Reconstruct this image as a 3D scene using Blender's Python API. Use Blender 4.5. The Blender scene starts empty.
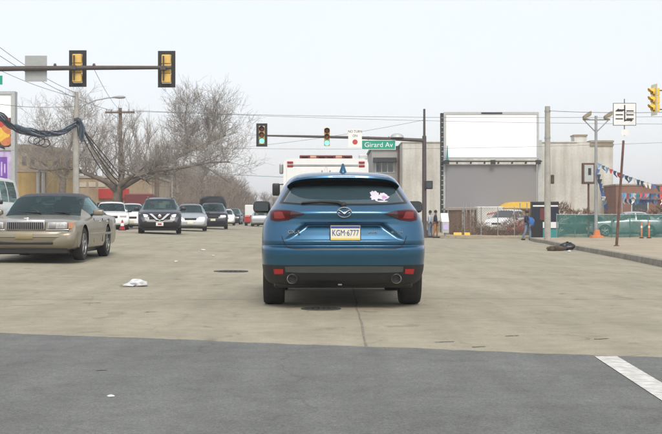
import bpy, bmesh, math, random
from mathutils import Vector, Matrix
R = math.radians
rng = random.Random(7)
scene = bpy.context.scene
col = scene.collection

# ------------------------------------------------------------------ camera, sky, sun, exposure
F, HZ, CX, CZ = 1150.0, 219.0, 331.0, 1.0        # focal length and horizon in photo pixels, lens height
cam_d = bpy.data.cameras.new('camera'); cam = bpy.data.objects.new('camera', cam_d); col.objects.link(cam)
cam.location = (0, 0, CZ); cam.rotation_euler = (R(90), 0, 0)
cam_d.sensor_width = 36.0; cam_d.lens = 36.0*F/662.0
cam_d.shift_y = (HZ-217.0)/662.0
cam_d.clip_start = 0.1; cam_d.clip_end = 6000
scene.camera = cam
SUN_EL, SUN_AZ = R(47), R(172)
world = bpy.data.worlds.new('World'); scene.world = world; world.use_nodes = True
nt = world.node_tree; nt.nodes.clear()
wo = nt.nodes.new('ShaderNodeOutputWorld')
sky = nt.nodes.new('ShaderNodeTexSky'); sky.sky_type = 'NISHITA'; sky.sun_disc = False
sky.sun_elevation = SUN_EL; sky.sun_rotation = SUN_AZ; sky.air_density = 1.0; sky.dust_density = 4.0
b1 = nt.nodes.new('ShaderNodeBackground'); b1.inputs[1].default_value = 0.05
nt.links.new(sky.outputs[0], b1.inputs[0])
# even cloud deck
tc = nt.nodes.new('ShaderNodeTexCoord')
nz = nt.nodes.new('ShaderNodeTexNoise'); nz.inputs['Scale'].default_value = 1.6; nz.inputs['Detail'].default_value = 4
nt.links.new(tc.outputs['Generated'], nz.inputs['Vector'])
cr = nt.nodes.new('ShaderNodeValToRGB')
cr.color_ramp.elements[0].position = .35; cr.color_ramp.elements[0].color = (.855, .865, .90, 1)
cr.color_ramp.elements[1].position = .62; cr.color_ramp.elements[1].color = (.90, .90, .92, 1)
nt.links.new(nz.outputs[0], cr.inputs[0])
b2 = nt.nodes.new('ShaderNodeBackground'); b2.inputs[1].default_value = 0.69
nt.links.new(cr.outputs[0], b2.inputs[0])
ad = nt.nodes.new('ShaderNodeAddShader')
nt.links.new(b1.outputs[0], ad.inputs[0]); nt.links.new(b2.outputs[0], ad.inputs[1])
nt.links.new(ad.outputs[0], wo.inputs[0])
sun_d = bpy.data.lights.new('sun', 'SUN'); sun = bpy.data.objects.new('sun', sun_d); col.objects.link(sun)
sun_d.energy = 1.45; sun_d.angle = R(18); sun_d.color = (1, .95, .88)
sdir = Vector((math.sin(SUN_AZ)*math.cos(SUN_EL), math.cos(SUN_AZ)*math.cos(SUN_EL), math.sin(SUN_EL)))
sun.rotation_euler = (-sdir).to_track_quat('-Z', 'Y').to_euler(); sun.location = (0, -10, 40)
vs = scene.view_settings; vs.view_transform = 'Standard'; vs.look = 'None'; vs.gamma = 1; vs.exposure = 0.36
vs.use_curve_mapping = False
scene.render.engine = 'CYCLES'
scene.render.resolution_x = 1024; scene.render.resolution_y = 671

# ------------------------------------------------------------------ helpers
def clamp(a, lo, hi): return max(lo, min(hi, a))
def sst(a, b, t):
    t = clamp((t-a)/(b-a), 0, 1); return t*t*(3-2*t)
def lerp(a, b, t): return a+(b-a)*t
def gz(x, y):                       # the road falls gently to the right and rises to the left
    return sst(8, 40, y)*(.10-.035*clamp(x, -10, 8))
def WX(px, d): return (px-CX)/F*d
def WZ(py, d): return CZ+(HZ-py)/F*d
def W(px, py, d): return Vector((WX(px, d), d, WZ(py, d)))
def ground(px, py, z=0):            # where the ray of a pixel meets the road
    d = F*(CZ-z)/(py-HZ)
    for _ in range(12):
        d = F*(CZ-z-gz(WX(px, d), d))/(py-HZ)
    return Vector((WX(px, d), d, gz(WX(px, d), d)+z))
def interp(tab, x):
    if x <= tab[0][0]: return tab[0][1]
    for (a, b), (c, d) in zip(tab, tab[1:]):
        if x <= c: return lerp(b, d, (x-a)/(c-a))
    return tab[-1][1]

MATS = {}
def mat(name, c, rough=.6, metal=0, var=.12, scale=8, bump=0, bscale=60, coat=0, emit=None, spec=None, stretch=None, c2=None, alpha=None):
    if name in MATS: return MATS[name]
    m = bpy.data.materials.new(name); m.use_nodes = True; n = m.node_tree; b = n.nodes['Principled BSDF']
    b.inputs['Roughness'].default_value = rough; b.inputs['Metallic'].default_value = metal
    if coat: b.inputs['Coat Weight'].default_value = coat; b.inputs['Coat Roughness'].default_value = .06
    if spec is not None: b.inputs['Specular IOR Level'].default_value = spec
    t = n.nodes.new('ShaderNodeTexCoord'); no = n.nodes.new('ShaderNodeTexNoise')
    no.inputs['Scale'].default_value = scale; no.inputs['Detail'].default_value = 6
    src = t.outputs['Object']
    if stretch:
        mp = n.nodes.new('ShaderNodeMapping'); mp.inputs['Scale'].default_value = stretch
        n.links.new(src, mp.inputs[0]); src = mp.outputs[0]
    n.links.new(src, no.inputs['Vector'])
    r = n.nodes.new('ShaderNodeValToRGB'); e = r.color_ramp.elements
    e[0].position = .32; e[1].position = .68
    lo = c2 if c2 else tuple(x*(1-var) for x in c); hi = tuple(min(1, x*(1+var)) for x in c)
    e[0].color = (*lo, 1); e[1].color = (*hi, 1)
    n.links.new(no.outputs[0], r.inputs[0]); n.links.new(r.outputs[0], b.inputs['Base Color'])
    if bump:
        n2 = n.nodes.new('ShaderNodeTexNoise'); n2.inputs['Scale'].default_value = bscale; n2.inputs['Detail'].default_value = 4
        n.links.new(src, n2.inputs['Vector'])
        bp = n.nodes.new('ShaderNodeBump'); bp.inputs['Strength'].default_value = bump; bp.inputs['Distance'].default_value = .02
        n.links.new(n2.outputs[0], bp.inputs['Height']); n.links.new(bp.outputs[0], b.inputs['Normal'])
    if emit:
        b.inputs['Emission Color'].default_value = (*emit[0], 1); b.inputs['Emission Strength'].default_value = emit[1]
    if alpha is not None: b.inputs['Alpha'].default_value = alpha
    MATS[name] = m
    return m

class MB:
    def __init__(s): s.v = []; s.f = []
    def poly(s, pts):
        i = len(s.v); s.v += [tuple(p) for p in pts]; s.f.append(tuple(range(i, i+len(pts))))
    def grid(s, rows, close_u=False):
        i = len(s.v); n = len(rows[0])
        for r in rows: s.v += [tuple(p) for p in r]
        for a in range(len(rows)-1):
            for b in range(n if close_u else n-1):
                c = (b+1) % n
                s.f.append((i+a*n+b, i+a*n+c, i+(a+1)*n+c, i+(a+1)*n+b))
    def boxb(s, a, b):
        x0, y0, z0 = a; x1, y1, z1 = b; i = len(s.v)
        s.v += [(x0,y0,z0),(x1,y0,z0),(x1,y1,z0),(x0,y1,z0),(x0,y0,z1),(x1,y0,z1),(x1,y1,z1),(x0,y1,z1)]
        s.f += [tuple(i+k for k in q) for q in ((0,3,2,1),(4,5,6,7),(0,1,5,4),(1,2,6,5),(2,3,7,6),(3,0,4,7))]
    def box(s, c, d): s.boxb([c[k]-d[k]/2 for k in range(3)], [c[k]+d[k]/2 for k in range(3)])
    def tube(s, pts, radii, n=8, caps=True):
        pts = [Vector(p) for p in pts]
        if not isinstance(radii, (list, tuple)): radii = [radii]*len(pts)
        rows = []; ref = None
        for k, p in enumerate(pts):
            d = (pts[min(k+1, len(pts)-1)]-pts[max(k-1, 0)]).normalized()
            if ref is None or abs(d.dot(ref)) > .97: ref = Vector((0,0,1)) if abs(d.z) < .9 else Vector((1,0,0))
            u = d.cross(ref).normalized(); w = d.cross(u)
            rows.append([p+(u*math.cos(2*math.pi*j/n)+w*math.sin(2*math.pi*j/n))*radii[k] for j in range(n)])
        i = len(s.v); s.grid(rows, True)
        if caps:
            s.f.append(tuple(range(i, i+n))); e = i+(len(pts)-1)*n; s.f.append(tuple(range(e+n-1, e-1, -1)))
    def lathe(s, prof, o, axis='z', n=24):
        rows = []
        for r, h in prof:
            row = []
            for j in range(n):
                a = 2*math.pi*j/n; c, q = r*math.cos(a), r*math.sin(a)
                p = {'z': (c, q, h), 'x': (h, c, q), 'y': (c, h, q)}[axis]
                row.append((o[0]+p[0], o[1]+p[1], o[2]+p[2]))
            rows.append(row)
        i = len(s.v); s.grid(rows, True)
        s.f.append(tuple(range(i, i+n))); e = i+(len(rows)-1)*n; s.f.append(tuple(range(e, e+n)))
    def prism(s, pts, off):
        off = Vector(off); i = len(s.v); n = len(pts)
        s.v += [tuple(p) for p in pts]+[tuple(Vector(p)+off) for p in pts]
        s.f.append(tuple(range(i, i+n))); s.f.append(tuple(range(i+2*n-1, i+n-1, -1)))
        for k in range(n): s.f.append((i+k, i+n+k, i+n+(k+1) % n, i+(k+1) % n))
    def build(s, name, m, parent=None, smooth=None, bevel=0, recalc=True):
        me = bpy.data.meshes.new(name); me.from_pydata(s.v, [], s.f)
        if recalc or bevel:
            bm = bmesh.new(); bm.from_mesh(me)
            if bevel:
                bmesh.ops.bevel(bm, geom=[e for e in bm.edges if e.is_manifold and e.calc_face_angle(0) > .6], offset=bevel, segments=2, affect='EDGES', profile=.5)
            bmesh.ops.recalc_face_normals(bm, faces=bm.faces); bm.to_mesh(me); bm.free()
        if smooth is not None:
            me.polygons.foreach_set('use_smooth', [True]*len(me.polygons))
            if smooth < 180: me.set_sharp_from_angle(angle=R(smooth))
        me.materials.append(m if not isinstance(m, str) else MATS[m])
        o = bpy.data.objects.new(name, me); col.objects.link(o)
        if parent: o.parent = parent
        return o
def empty(name, loc, rz=0, label=None, cat=None, group=None):
    o = bpy.data.objects.new(name, None); col.objects.link(o); o.location = loc; o.rotation_euler.z = rz
    o.empty_display_size = .2
    return tag(o, label, cat, group)
def tag(o, label=None, cat=None, group=None, kind=None):
    if label: o['label'] = label
    if cat: o['category'] = cat
    if group: o['group'] = group
    if kind: o['kind'] = kind
    return o
def copy_tree(o, parent=None):
    c = o.copy(); col.objects.link(c); c.parent = parent
    for ch in list(o.children): copy_tree(ch, c)
    return c
def eval_mesh(o):
    dg = bpy.context.evaluated_depsgraph_get(); dg.update()
    me = bpy.data.meshes.new_from_object(o.evaluated_get(dg)); return me
def text(name, s, size, loc, m, parent, rot=(R(90),0,0), ex=.002, sx=1, align='CENTER'):
    c = bpy.data.curves.new(name, 'FONT'); c.body = s; c.size = size; c.align_x = align; c.align_y = 'CENTER'; c.extrude = ex
    c.resolution_u = 3
    t = bpy.data.objects.new('tmp_text', c); col.objects.link(t); me = eval_mesh(t)
    bpy.data.objects.remove(t); bpy.data.curves.remove(c)
    me.materials.clear(); me.materials.append(MATS[m])
    o = bpy.data.objects.new(name, me); col.objects.link(o); o.parent = parent; o.location = loc; o.rotation_euler = rot; o.scale = (sx,1,1)
    return o

# ------------------------------------------------------------------ materials
def ground_mat(name, base, dark, light, rough, speck, streak, crack=0, oil=1):
    m = bpy.data.materials.new(name); m.use_nodes = True; n = m.node_tree; b = n.nodes['Principled BSDF']; L = n.links
    b.inputs['Roughness'].default_value = rough; b.inputs['Specular IOR Level'].default_value = .3
    t = n.nodes.new('ShaderNodeTexCoord')
    def noise(sc, det, st=(1,1,1), dist=0):
        mp = n.nodes.new('ShaderNodeMapping'); mp.inputs['Scale'].default_value = st; L.new(t.outputs['Object'], mp.inputs[0])
        q = n.nodes.new('ShaderNodeTexNoise'); q.inputs['Scale'].default_value = sc; q.inputs['Detail'].default_value = det
        q.inputs['Distortion'].default_value = dist
        L.new(mp.outputs[0], q.inputs['Vector']); return q.outputs[0]
    def ramp(src, p0, c0, p1, c1):
        r = n.nodes.new('ShaderNodeValToRGB'); e = r.color_ramp.elements
        e[0].position = p0; e[0].color = (*c0, 1); e[1].position = p1; e[1].color = (*c1, 1); L.new(src, r.inputs[0]); return r.outputs[0]
    def mul(a, bb, f=1):
        x = n.nodes.new('ShaderNodeMix'); x.data_type = 'RGBA'; x.blend_type = 'MULTIPLY'; x.inputs[0].default_value = f
        L.new(a, x.inputs[6]); L.new(bb, x.inputs[7]); return x.outputs[2]
    c = ramp(noise(.35, 5, (1,1,1), .4), .3, dark, .7, light)
    c = mul(c, ramp(noise(1.1, 6, (2.2,.28,1)), .36, (1-streak,)*3, .60, (1,)*3))           # wear along the lanes
    c = mul(c, ramp(noise(.5, 5, (.35,2.0,1)), .38, (1-streak*.6,)*3, .62, (1.0,)*3))          # bands across
    c = mul(c, ramp(noise(140, 3), .38, (1-speck,)*3, .62, (1,)*3))
    c = mul(c, ramp(noise(42, 5), .40, (1-speck*.55,)*3, .58, (1,)*3))
    c = mul(c, ramp(noise(5, 8), .36, (1-streak*.9,)*3, .60, (1,)*3))
    c = mul(c, ramp(noise(2.3, 7, (1,.6,1), 1.2), .30, (.62,.60,.58), .37, (1,1,1)), oil)            # small oil stains
    if crack:
        v = n.nodes.new('ShaderNodeTexVoronoi'); v.feature = 'DISTANCE_TO_EDGE'; v.inputs['Scale'].default_value = .33
        wv = n.nodes.new('ShaderNodeVectorMath'); wv.operation = 'ADD'
        q = n.nodes.new('ShaderNodeTexNoise'); q.inputs['Scale'].default_value = 1.4; L.new(t.outputs['Object'], q.inputs['Vector'])
        L.new(t.outputs['Object'], wv.inputs[0]); L.new(q.outputs[1], wv.inputs[1]); L.new(wv.outputs[0], v.inputs['Vector'])
        c = mul(c, ramp(v.outputs[0], .0, (.72,.7,.66), .006, (1,1,1)), crack)
    L.new(c, b.inputs['Base Color'])
    bp = n.nodes.new('ShaderNodeBump'); bp.inputs['Strength'].default_value = .35; bp.inputs['Distance'].default_value = .006
    L.new(noise(90, 4), bp.inputs['Height']); L.new(bp.outputs[0], b.inputs['Normal'])
    MATS[name] = m
ground_mat('concrete_road', None, (.372,.338,.242), (.434,.396,.290), .8, .18, .13, .5, .6)
ground_mat('asphalt', None, (.192,.200,.184), (.240,.248,.230), .85, .34, .15, .6, .3)
ground_mat('pavement', None, (.40,.34,.235), (.50,.43,.31), .85, .15, .10, .4)
mat('paint_white', (.60,.59,.54), .7, var=.12, scale=14, bump=.2, c2=(.40,.39,.35))
mat('tar', (.05,.048,.045), .8)
mat('joint_fill', (.175,.158,.125), .9, var=.25, scale=2)
mat('spall_dark', (.19,.17,.135), .9, var=.3, scale=8)
mat('kerb_stone', (.26,.24,.19), .8, var=.25, scale=3, bump=.3)
mat('iron', (.035,.032,.03), .6, .3)
mat('blue_paint', (.020,.100,.188), .30, .65, var=.02, coat=.7)
mat('cladding', (.013,.014,.015), .55, var=.08)
mat('strip_grey', (.048,.058,.057), .45, var=.08)
mat('black_plastic', (.012,.012,.013), .4, var=.1)
mat('rubber', (.018,.018,.018), .75, var=.2, scale=20)
mat('tint_glass', (.035,.062,.072), .04, var=.05, spec=.8)
def glass_mat(name, tint, rough=.02):
    m = bpy.data.materials.new(name); m.use_nodes = True; n = m.node_tree; n.nodes.clear()
    o = n.nodes.new('ShaderNodeOutputMaterial'); mx_ = n.nodes.new('ShaderNodeMixShader'); t = n.nodes.new('ShaderNodeBsdfTransparent'); g = n.nodes.new('ShaderNodeBsdfGlossy')
    f = n.nodes.new('ShaderNodeFresnel'); f.inputs[0].default_value = 1.6; g.inputs[0].default_value = (.62,.86,.86,1); t.inputs[0].default_value = (*tint, 1); g.inputs['Roughness'].default_value = rough
    n.links.new(f.outputs[0], mx_.inputs[0]); n.links.new(t.outputs[0], mx_.inputs[1]); n.links.new(g.outputs[0], mx_.inputs[2]); n.links.new(mx_.outputs[0], o.inputs[0]); MATS[name] = m
glass_mat('teal_glass', (.58,.76,.74))
mat('interior', (.10,.10,.095), .8, var=.15)
mat('seat_cloth', (.30,.28,.23), .9, var=.15)
mat('dark_glass', (.02,.035,.04), .05, var=.05, spec=.8)
mat('red_lens', (.06,.005,.006), .3, var=.1, spec=.25)
mat('lamp_glow', (.20,.03,.03), .35, var=.1, spec=.25)
mat('red_bright', (.33,.025,.025), .35, var=.1, spec=.3)
mat('red_dark', (.03,.008,.012), .12, var=.1, coat=.6)
mat('chrome', (.62,.63,.65), .12, 1, var=.03)
mat('dull_chrome', (.45,.45,.45), .3, 1, var=.1)
mat('plate_white', (.72,.70,.56), .5, var=.04)
mat('plate_yellow', (.68,.55,.16), .5, var=.04)
mat('plate_blue', (.03,.06,.22), .5, var=.04)
mat('ink', (.02,.022,.03), .6, var=.05)
mat('white_paint', (.74,.75,.74), .35, var=.03, coat=.3)
mat('white_old', (.55,.55,.52), .6, var=.18, scale=1.5)
mat('sticker_white', (.62,.58,.64), .5, var=.08, scale=30)
mat('sticker_pink', (.45,.28,.48), .5, var=.08)
mat('beige_paint', (.215,.192,.142), .35, .3, var=.03, coat=.5)
mat('gold_paint', (.30,.24,.12), .4, .3, var=.04, coat=.4)
mat('vinyl_black', (.016,.018,.024), .5, var=.1)
mat('amber', (.50,.26,.15), .2, var=.1)
mat('lamp_clear', (.46,.47,.46), .15, .3, var=.25, scale=22, coat=.5)
mat('lamp_on', (.9,.9,.9), .2, emit=((.95,.97,1.0), 1.0))
mat('navy_paint', (.007,.009,.018), .35, .1, var=.04, coat=.45)
mat('silver_paint', (.42,.45,.46), .3, .6, var=.03, coat=.5)
mat('red_paint', (.42,.03,.025), .4, .1, var=.06, coat=.4)
mat('maroon', (.13,.025,.025), .5, var=.1)
mat('rim_metal', (.40,.40,.40), .35, .8, var=.05)
mat('signal_yellow', (.68,.45,.11), .5, var=.08)
mat('signal_bright', (.80,.52,.05), .45, var=.06)
mat('signal_black', (.014,.013,.012), .55, var=.1)
mat('lens_red_off', (.16,.03,.02), .25, var=.1)
mat('lens_amber_off', (.26,.10,.02), .25, var=.1)
mat('lens_green_on', (.2,.9,.6), .3, emit=((.22,1.0,.62), 1.3))
mat('arm_dark', (.085,.072,.068), .6, .3, var=.12)  # dark metal, its colour lightened to imitate haze over the distance
mat('galv', (.33,.34,.34), .5, .4, var=.12, scale=3)
mat('sign_back', (.36,.38,.37), .45, .4, var=.06)
mat('sign_white', (.78,.79,.78), .5, var=.03)
mat('sign_red', (.48,.05,.05), .5, var=.03)
mat('sign_green', (.0,.30,.20), .45, var=.04)
mat('concrete_pole', (.36,.35,.31), .8, var=.14, scale=4, bump=.2)
mat('wood_pole', (.15,.115,.085), .85, var=.25, scale=6, stretch=(8,8,.5))
mat('rust', (.13,.07,.05), .85, var=.3, scale=9)
mat('bark', (.17,.145,.115), .9, var=.3, scale=5, bump=.5, bscale=30)
mat('twig', (.27,.245,.215), .9, var=.2, scale=2)
mat('twig_far', (.20,.165,.13), .95, var=.25, scale=.05)
mat('dry_hedge', (.17,.115,.075), .95, var=.35, scale=1.5)
mat('rust_wire', (.24,.19,.15), .8, .2, var=.2)
mat('cable', (.03,.035,.05), .6, var=.2)
mat('cable_pale', (.22,.26,.30), .5, var=.3, scale=5)
mat('cable_blue', (.055,.085,.12), .55, var=.4, scale=5)
mat('wire', (.12,.12,.125), .6, var=.1)
mat('stucco', (.50,.475,.39), .9, var=.16, scale=.5, bump=.15, bscale=6)
mat('stucco_trim', (.30,.25,.18), .9, var=.2, scale=1)
mat('yellow_wall', (.46,.33,.14), .9, var=.15, scale=.6)
mat('tan_wall', (.42,.33,.22), .9, var=.2, scale=.5)
mat('grey_wall', (.36,.36,.34), .9, var=.12, scale=.6)
mat('brick_a', (.27,.11,.075), .9, var=.25, scale=2)
mat('brick_b', (.21,.085,.06), .9, var=.25, scale=2)
mat('mortar', (.33,.27,.22), .95)
mat('bill_white', (.92,.93,.94), .6, var=.01)
mat('bill_grey', (.225,.225,.232), .7, var=.01)
mat('frame_grey', (.45,.47,.46), .5, .3, var=.08)
mat('steel_dark', (.035,.04,.04), .6, .4, var=.15)
mat('purple', (.20,.08,.42), .55, var=.12, scale=3)
mat('lilac', (.55,.46,.70), .55, var=.15, scale=3)
mat('orange', (.55,.19,.07), .6, var=.12)
mat('yellow', (.75,.48,.06), .6, var=.08)
mat('teal', (.03,.25,.24), .6, var=.1)
mat('blue', (.04,.09,.26), .6, var=.15)
mat('sky_blue', (.13,.28,.45), .6, var=.15)
mat('trash_black', (.012,.012,.015), .35, var=.2)
mat('cardboard', (.075,.055,.038), .9, var=.3, scale=8)
mat('bag_white', (.62,.63,.64), .5, var=.2, scale=14)
mat('skin', (.28,.16,.11), .6, var=.05)
mat('hair', (.02,.015,.012), .7)
mat('cloth_navy', (.018,.022,.04), .9, var=.2, scale=20)
mat('cloth_blue', (.04,.13,.36), .9, var=.15, scale=20)
mat('cloth_tan', (.38,.20,.085), .9, var=.15, scale=20)
mat('denim', (.17,.23,.32), .9, var=.15, scale=20)
mat('cloth_pale', (.42,.47,.52), .9, var=.12, scale=20)
def mesh_mat():
    m = bpy.data.materials.new('green_netting'); m.use_nodes = True; n = m.node_tree; b = n.nodes['Principled BSDF']
    b.inputs['Roughness'].default_value = .8
    t = n.nodes.new('ShaderNodeTexCoord'); q = n.nodes.new('ShaderNodeTexNoise'); q.inputs['Scale'].default_value = 1.3; q.inputs['Detail'].default_value = 5
    n.links.new(t.outputs['Object'], q.inputs['Vector'])
    r = n.nodes.new('ShaderNodeValToRGB'); e = r.color_ramp.elements
    e[0].position = .35; e[0].color = (.02,.115,.10,1); e[1].position = .65; e[1].color = (.075,.21,.185,1)
    n.links.new(q.outputs[0], r.inputs[0]); n.links.new(r.outputs[0], b.inputs['Base Color'])
    r2 = n.nodes.new('ShaderNodeValToRGB'); r2.color_ramp.elements[0].position = .35; r2.color_ramp.elements[1].position = .65; r2.color_ramp.elements[0].color = (.86,)*3+(1,); r2.color_ramp.elements[1].color = (.48,)*3+(1,)
    n.links.new(q.outputs[0], r2.inputs[0]); n.links.new(r2.outputs[0], b.inputs['Alpha'])
    MATS['green_netting'] = m
mesh_mat()

# ------------------------------------------------------------------ the ground
def axis(lo, hi, fine_lo, fine_hi, st):
    a = [lo, lo*.5, lo*.25] if lo < fine_lo else []
    a = [v for v in a if v < fine_lo-1]
    v = fine_lo
    while v < fine_hi: a.append(v); v += st
    g = st*2
    while v < hi: a.append(v); v += g; g *= 1.5
    a.append(hi); return sorted(set(a))
xs = axis(-500, 500, -14, 14, 1.0); ys = axis(-150, 800, -10, 46, 1.0)
mb = MB(); mb.grid([[(x, y, gz(x, y)) for x in xs] for y in ys])
road = tag(mb.build('road', 'concrete_road', smooth=180, recalc=False), kind='structure')
# grey asphalt resurfacing this side of the intersection
pl, pr = ground(-60, 330.8), ground(720, 360.2)
mb = MB(); N = 420; rows = []
edge = []
for k in range(N+1):
    x = lerp(-14, 14, k/N); t = (x-pl.x)/(pr.x-pl.x); y = lerp(pl.y, pr.y, t)+.016*math.sin(x*3.1)+.010*math.sin(x*11+1)+.030*rng.uniform(-1, 1)*rng.random()
    edge.append((x, y))
for fr in (0, .3, .6, .85, 1.0):
    rows.append([(x, lerp(-12, y, fr), gz(x, lerp(-12, y, fr))+.004) for x, y in edge])
mb.grid(rows)
tag(mb.build('asphalt_apron', 'asphalt', smooth=180, recalc=False), kind='structure')
# painted lane line
mb = MB(); a0, a1 = Vector((1.906, 8.33)), Vector((1.81, 6.28)); dv = (a1-a0).normalized()
pts = [a0+dv*t for t in (-.0, 1.5, 3, 4.6, 6.2, 7.8)]; nrm = Vector((-dv.y, dv.x))
if nrm.x < 0: nrm = -nrm
mb.grid([[(p.x, p.y, gz(p.x, p.y)+.008), (p.x+nrm.x*.165, p.y+nrm.y*.165, gz(p.x, p.y)+.008)] for p in pts])
tag(mb.build('lane_line', 'paint_white', recalc=False), kind='structure')
# joints and cracks in the concrete
def strip(pts, w, z, name, m, parent=None):
    mb = MB(); rows = []
    for k, p in enumerate(pts):
        d = (Vector(pts[min(k+1, len(pts)-1)])-Vector(pts[max(k-1, 0)])).normalized(); q = Vector((-d.y, d.x))*w/2*rng.uniform(.6, 1.3)
        rows.append([(p[0]-q.x, p[1]-q.y, gz(*p)+z), (p[0]+q.x, p[1]+q.y, gz(*p)+z)])
    mb.grid(rows); return mb.build(name, m, parent, recalc=False)
def wob(a, b, n, j): return [(lerp(a[0], b[0], k/n)+rng.uniform(-j, j), lerp(a[1], b[1], k/n)+rng.uniform(-j, j)) for k in range(n+1)]
strip(wob((.276, 8.98), (.42, 40), 60, .010), .018, .004, 'joint', 'spall_dark', road)
for y, t_ in ((14.2, .02), (19.0, .05), (25.5, .03), (33, .06)):
    strip(wob((-9, y-t_*20), (.2, y-.05), 40, .015), .016, .0045, 'joint', 'joint_fill', road)
    strip(wob((.4, y+.15), (7.0, y+t_*9), 40, .015), .016, .0045, 'joint', 'joint_fill', road)
for px, py, L in ((445, 342, .08), (512, 336, .06), (602, 339, .06), (92, 303, .10), (150, 312, .06), (478, 347, .05)):
    g = ground(px, py); strip(wob((g.x-L, g.y-.02), (g.x+L, g.y+.03), 8, .012), .035, .004, 'spall', 'spall_dark', road)

# kerb and pavement at the right-hand corner
kp = [(760, 285), (700, 274.5), (662, 267), (640, 262.3), (620, 258.2), (600, 254.4), (585, 251.6), (572, 249.2), (560, 247), (552, 245.2), (546, 243.6)]
kw = [ground(*p) for p in kp]; KH = .17
far = [Vector((kw[-1].x+.1, kw[-1].y+3, 0)), Vector((kw[-1].x+.6, kw[-1].y+8, 0))]
kl = kw+far
mb = MB(); rows = []
for k, p in enumerate(kl):
    d = (kl[min(k+1, len(kl)-1)]-kl[max(k-1, 0)]); d.z = 0; d.normalize(); q = Vector((d.y, -d.x, 0))
    z = gz(p.x, p.y); a = p.copy(); a.z = z
    rows.append([a-Vector((0,0,.05)), a+Vector((0,0,KH-.02)), a+q*.03+Vector((0,0,KH)), a+q*.17+Vector((0,0,KH)), a+q*.17-Vector((0,0,.05))])
mb.grid(rows); tag(mb.build('kerb', 'kerb_stone', smooth=40), kind='structure')
mb = MB(); rows = []
for k, p in enumerate(kl):
    d = (kl[min(k+1, len(kl)-1)]-kl[max(k-1, 0)]); d.z = 0; d.normalize(); q = Vector((d.y, -d.x, 0))
    row = []
    for e in (0.172, 1, 2.5, 5, 9, 16, 30):
        a = p+q*e; row.append((a.x, a.y, gz(p.x, p.y)+KH-.004))
    rows.append(row)
mb.grid(rows); tag(mb.build('pavement', 'pavement', smooth=180), kind='structure')
# far corner pavement on the right, pavements on the left
def slab(name, x0, x1, y0, y1, m='pavement', h=.14):
    mb = MB(); nx = 10; ny = 8
    X = [lerp(x0, x1, k/nx) for k in range(nx+1)]; Y = [lerp(y0, y1, k/ny) for k in range(ny+1)]
    mb.grid([[(x, y, gz(x, y)+h) for x in X] for y in Y])
    for xa in (x0, x1): mb.grid([[(xa, y, gz(xa, y)+h) for y in Y], [(xa, y, gz(xa, y)-.03) for y in Y]])
    for ya in (y0, y1): mb.grid([[(x, ya, gz(x, ya)+h) for x in X], [(x, ya, gz(x, ya)-.03) for x in X]])
    return tag(mb.build(name, m, recalc=False), kind='structure')
slab('far_corner_pavement', 5.3, 60, 68.5, 140)
slab('left_pavement', -80, -14.5, 52, 240)

def ring(mb, c, r, n=20, z=.006):
    i = len(mb.v); mb.poly([(c[0]+r*math.cos(6.2832*k/n), c[1]+r*math.sin(6.2832*k/n), gz(*c[:2])+z) for k in range(n)])
for (px, py, r, lab) in ((231, 271.5, .31, 'dark iron manhole cover set in the open concrete road'), (321, 309, .22, 'small iron cover in the road behind the blue car')):
    g = ground(px, py); e = empty('manhole_cover', (g.x, g.y, g.z), 0, lab, 'manhole cover')
    mb = MB(); mb.lathe([(r*.85, .004), (r*.87, .012), (r, .012), (r, -.02)], (0,0,0), n=28); mb.build('frame', 'tar', e, 40)
    mb = MB(); mb.lathe([(.01, .010), (r*.82, .010), (r*.82, -.01)], (0,0,0), n=28)
    for k in range(-2, 3):
        for j in range(-2, 3):
            if k*k+j*j < 6: mb.box((k*r*.27, j*r*.27, .011), (r*.16, r*.16, .008))
    mb.build('lid', 'iron', e, 40)

# ------------------------------------------------------------------ wheels and cars
def make_wheel(parent, x, y, r, w, side, rimm='rim_metal'):
    mb = MB(); h = w/2; hub = r*.64
    prof = [(hub, -h*.8), (hub+.02, -h*.95), (r*.93, -h*.98), (r*.985, -h*.8), (r, -h*.55), (r, h*.55), (r*.985, h*.8), (r*.93, h*.98), (hub+.02, h*.95), (hub, h*.8)]
    mb.lathe(prof, (0,0,0), 'x', 32); wob_ = mb.build('wheel', 'rubber', parent, 35); wob_.location = (x, y, r)
    mb = MB(); s = side
    mb.lathe([(hub+.005, s*h*.80), (hub, s*h*.93), (hub*.93, s*h*.90), (hub*.9, s*h*.55), (.02, s*h*.5)], (0,0,0), 'x', 28)
    for k in range(5):
        a = 2*math.pi*k/5+.3
        p0 = (s*h*.42, .05*math.cos(a), .05*math.sin(a)); p1 = (s*h*.48, hub*.93*math.cos(a), hub*.93*math.sin(a))
        mb.tube([p0, p1], [.055, .04], 6)
    mb.lathe([(.075, s*h*.6), (.07, s*h*.86), (.01, s*h*.9)], (0,0,0), 'x', 16)
    mb.build('rim', rimm, wob_, 40)
    return wob_
def cut_arches(me, arches, depth=.42):
    o = bpy.data.objects.new('tmp_body', me); col.objects.link(o); cs = []
    for (x, y, z, r) in arches:
        mb = MB(); s = 1 if x > 0 else -1
        mb.lathe([(r, s*(abs(x)-depth)), (r, s*(abs(x)+.4))], (0, y, z), 'x', 36)
        c = mb.build('tmp_cut', 'black_plastic'); cs.append(c)
        md = o.modifiers.new('b', 'BOOLEAN'); md.operation = 'DIFFERENCE'; md.object = c; md.solver = 'EXACT'
    out = eval_mesh(o)
    bpy.data.objects.remove(o)
    for c in cs: bpy.data.objects.remove(c)
    return out
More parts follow.
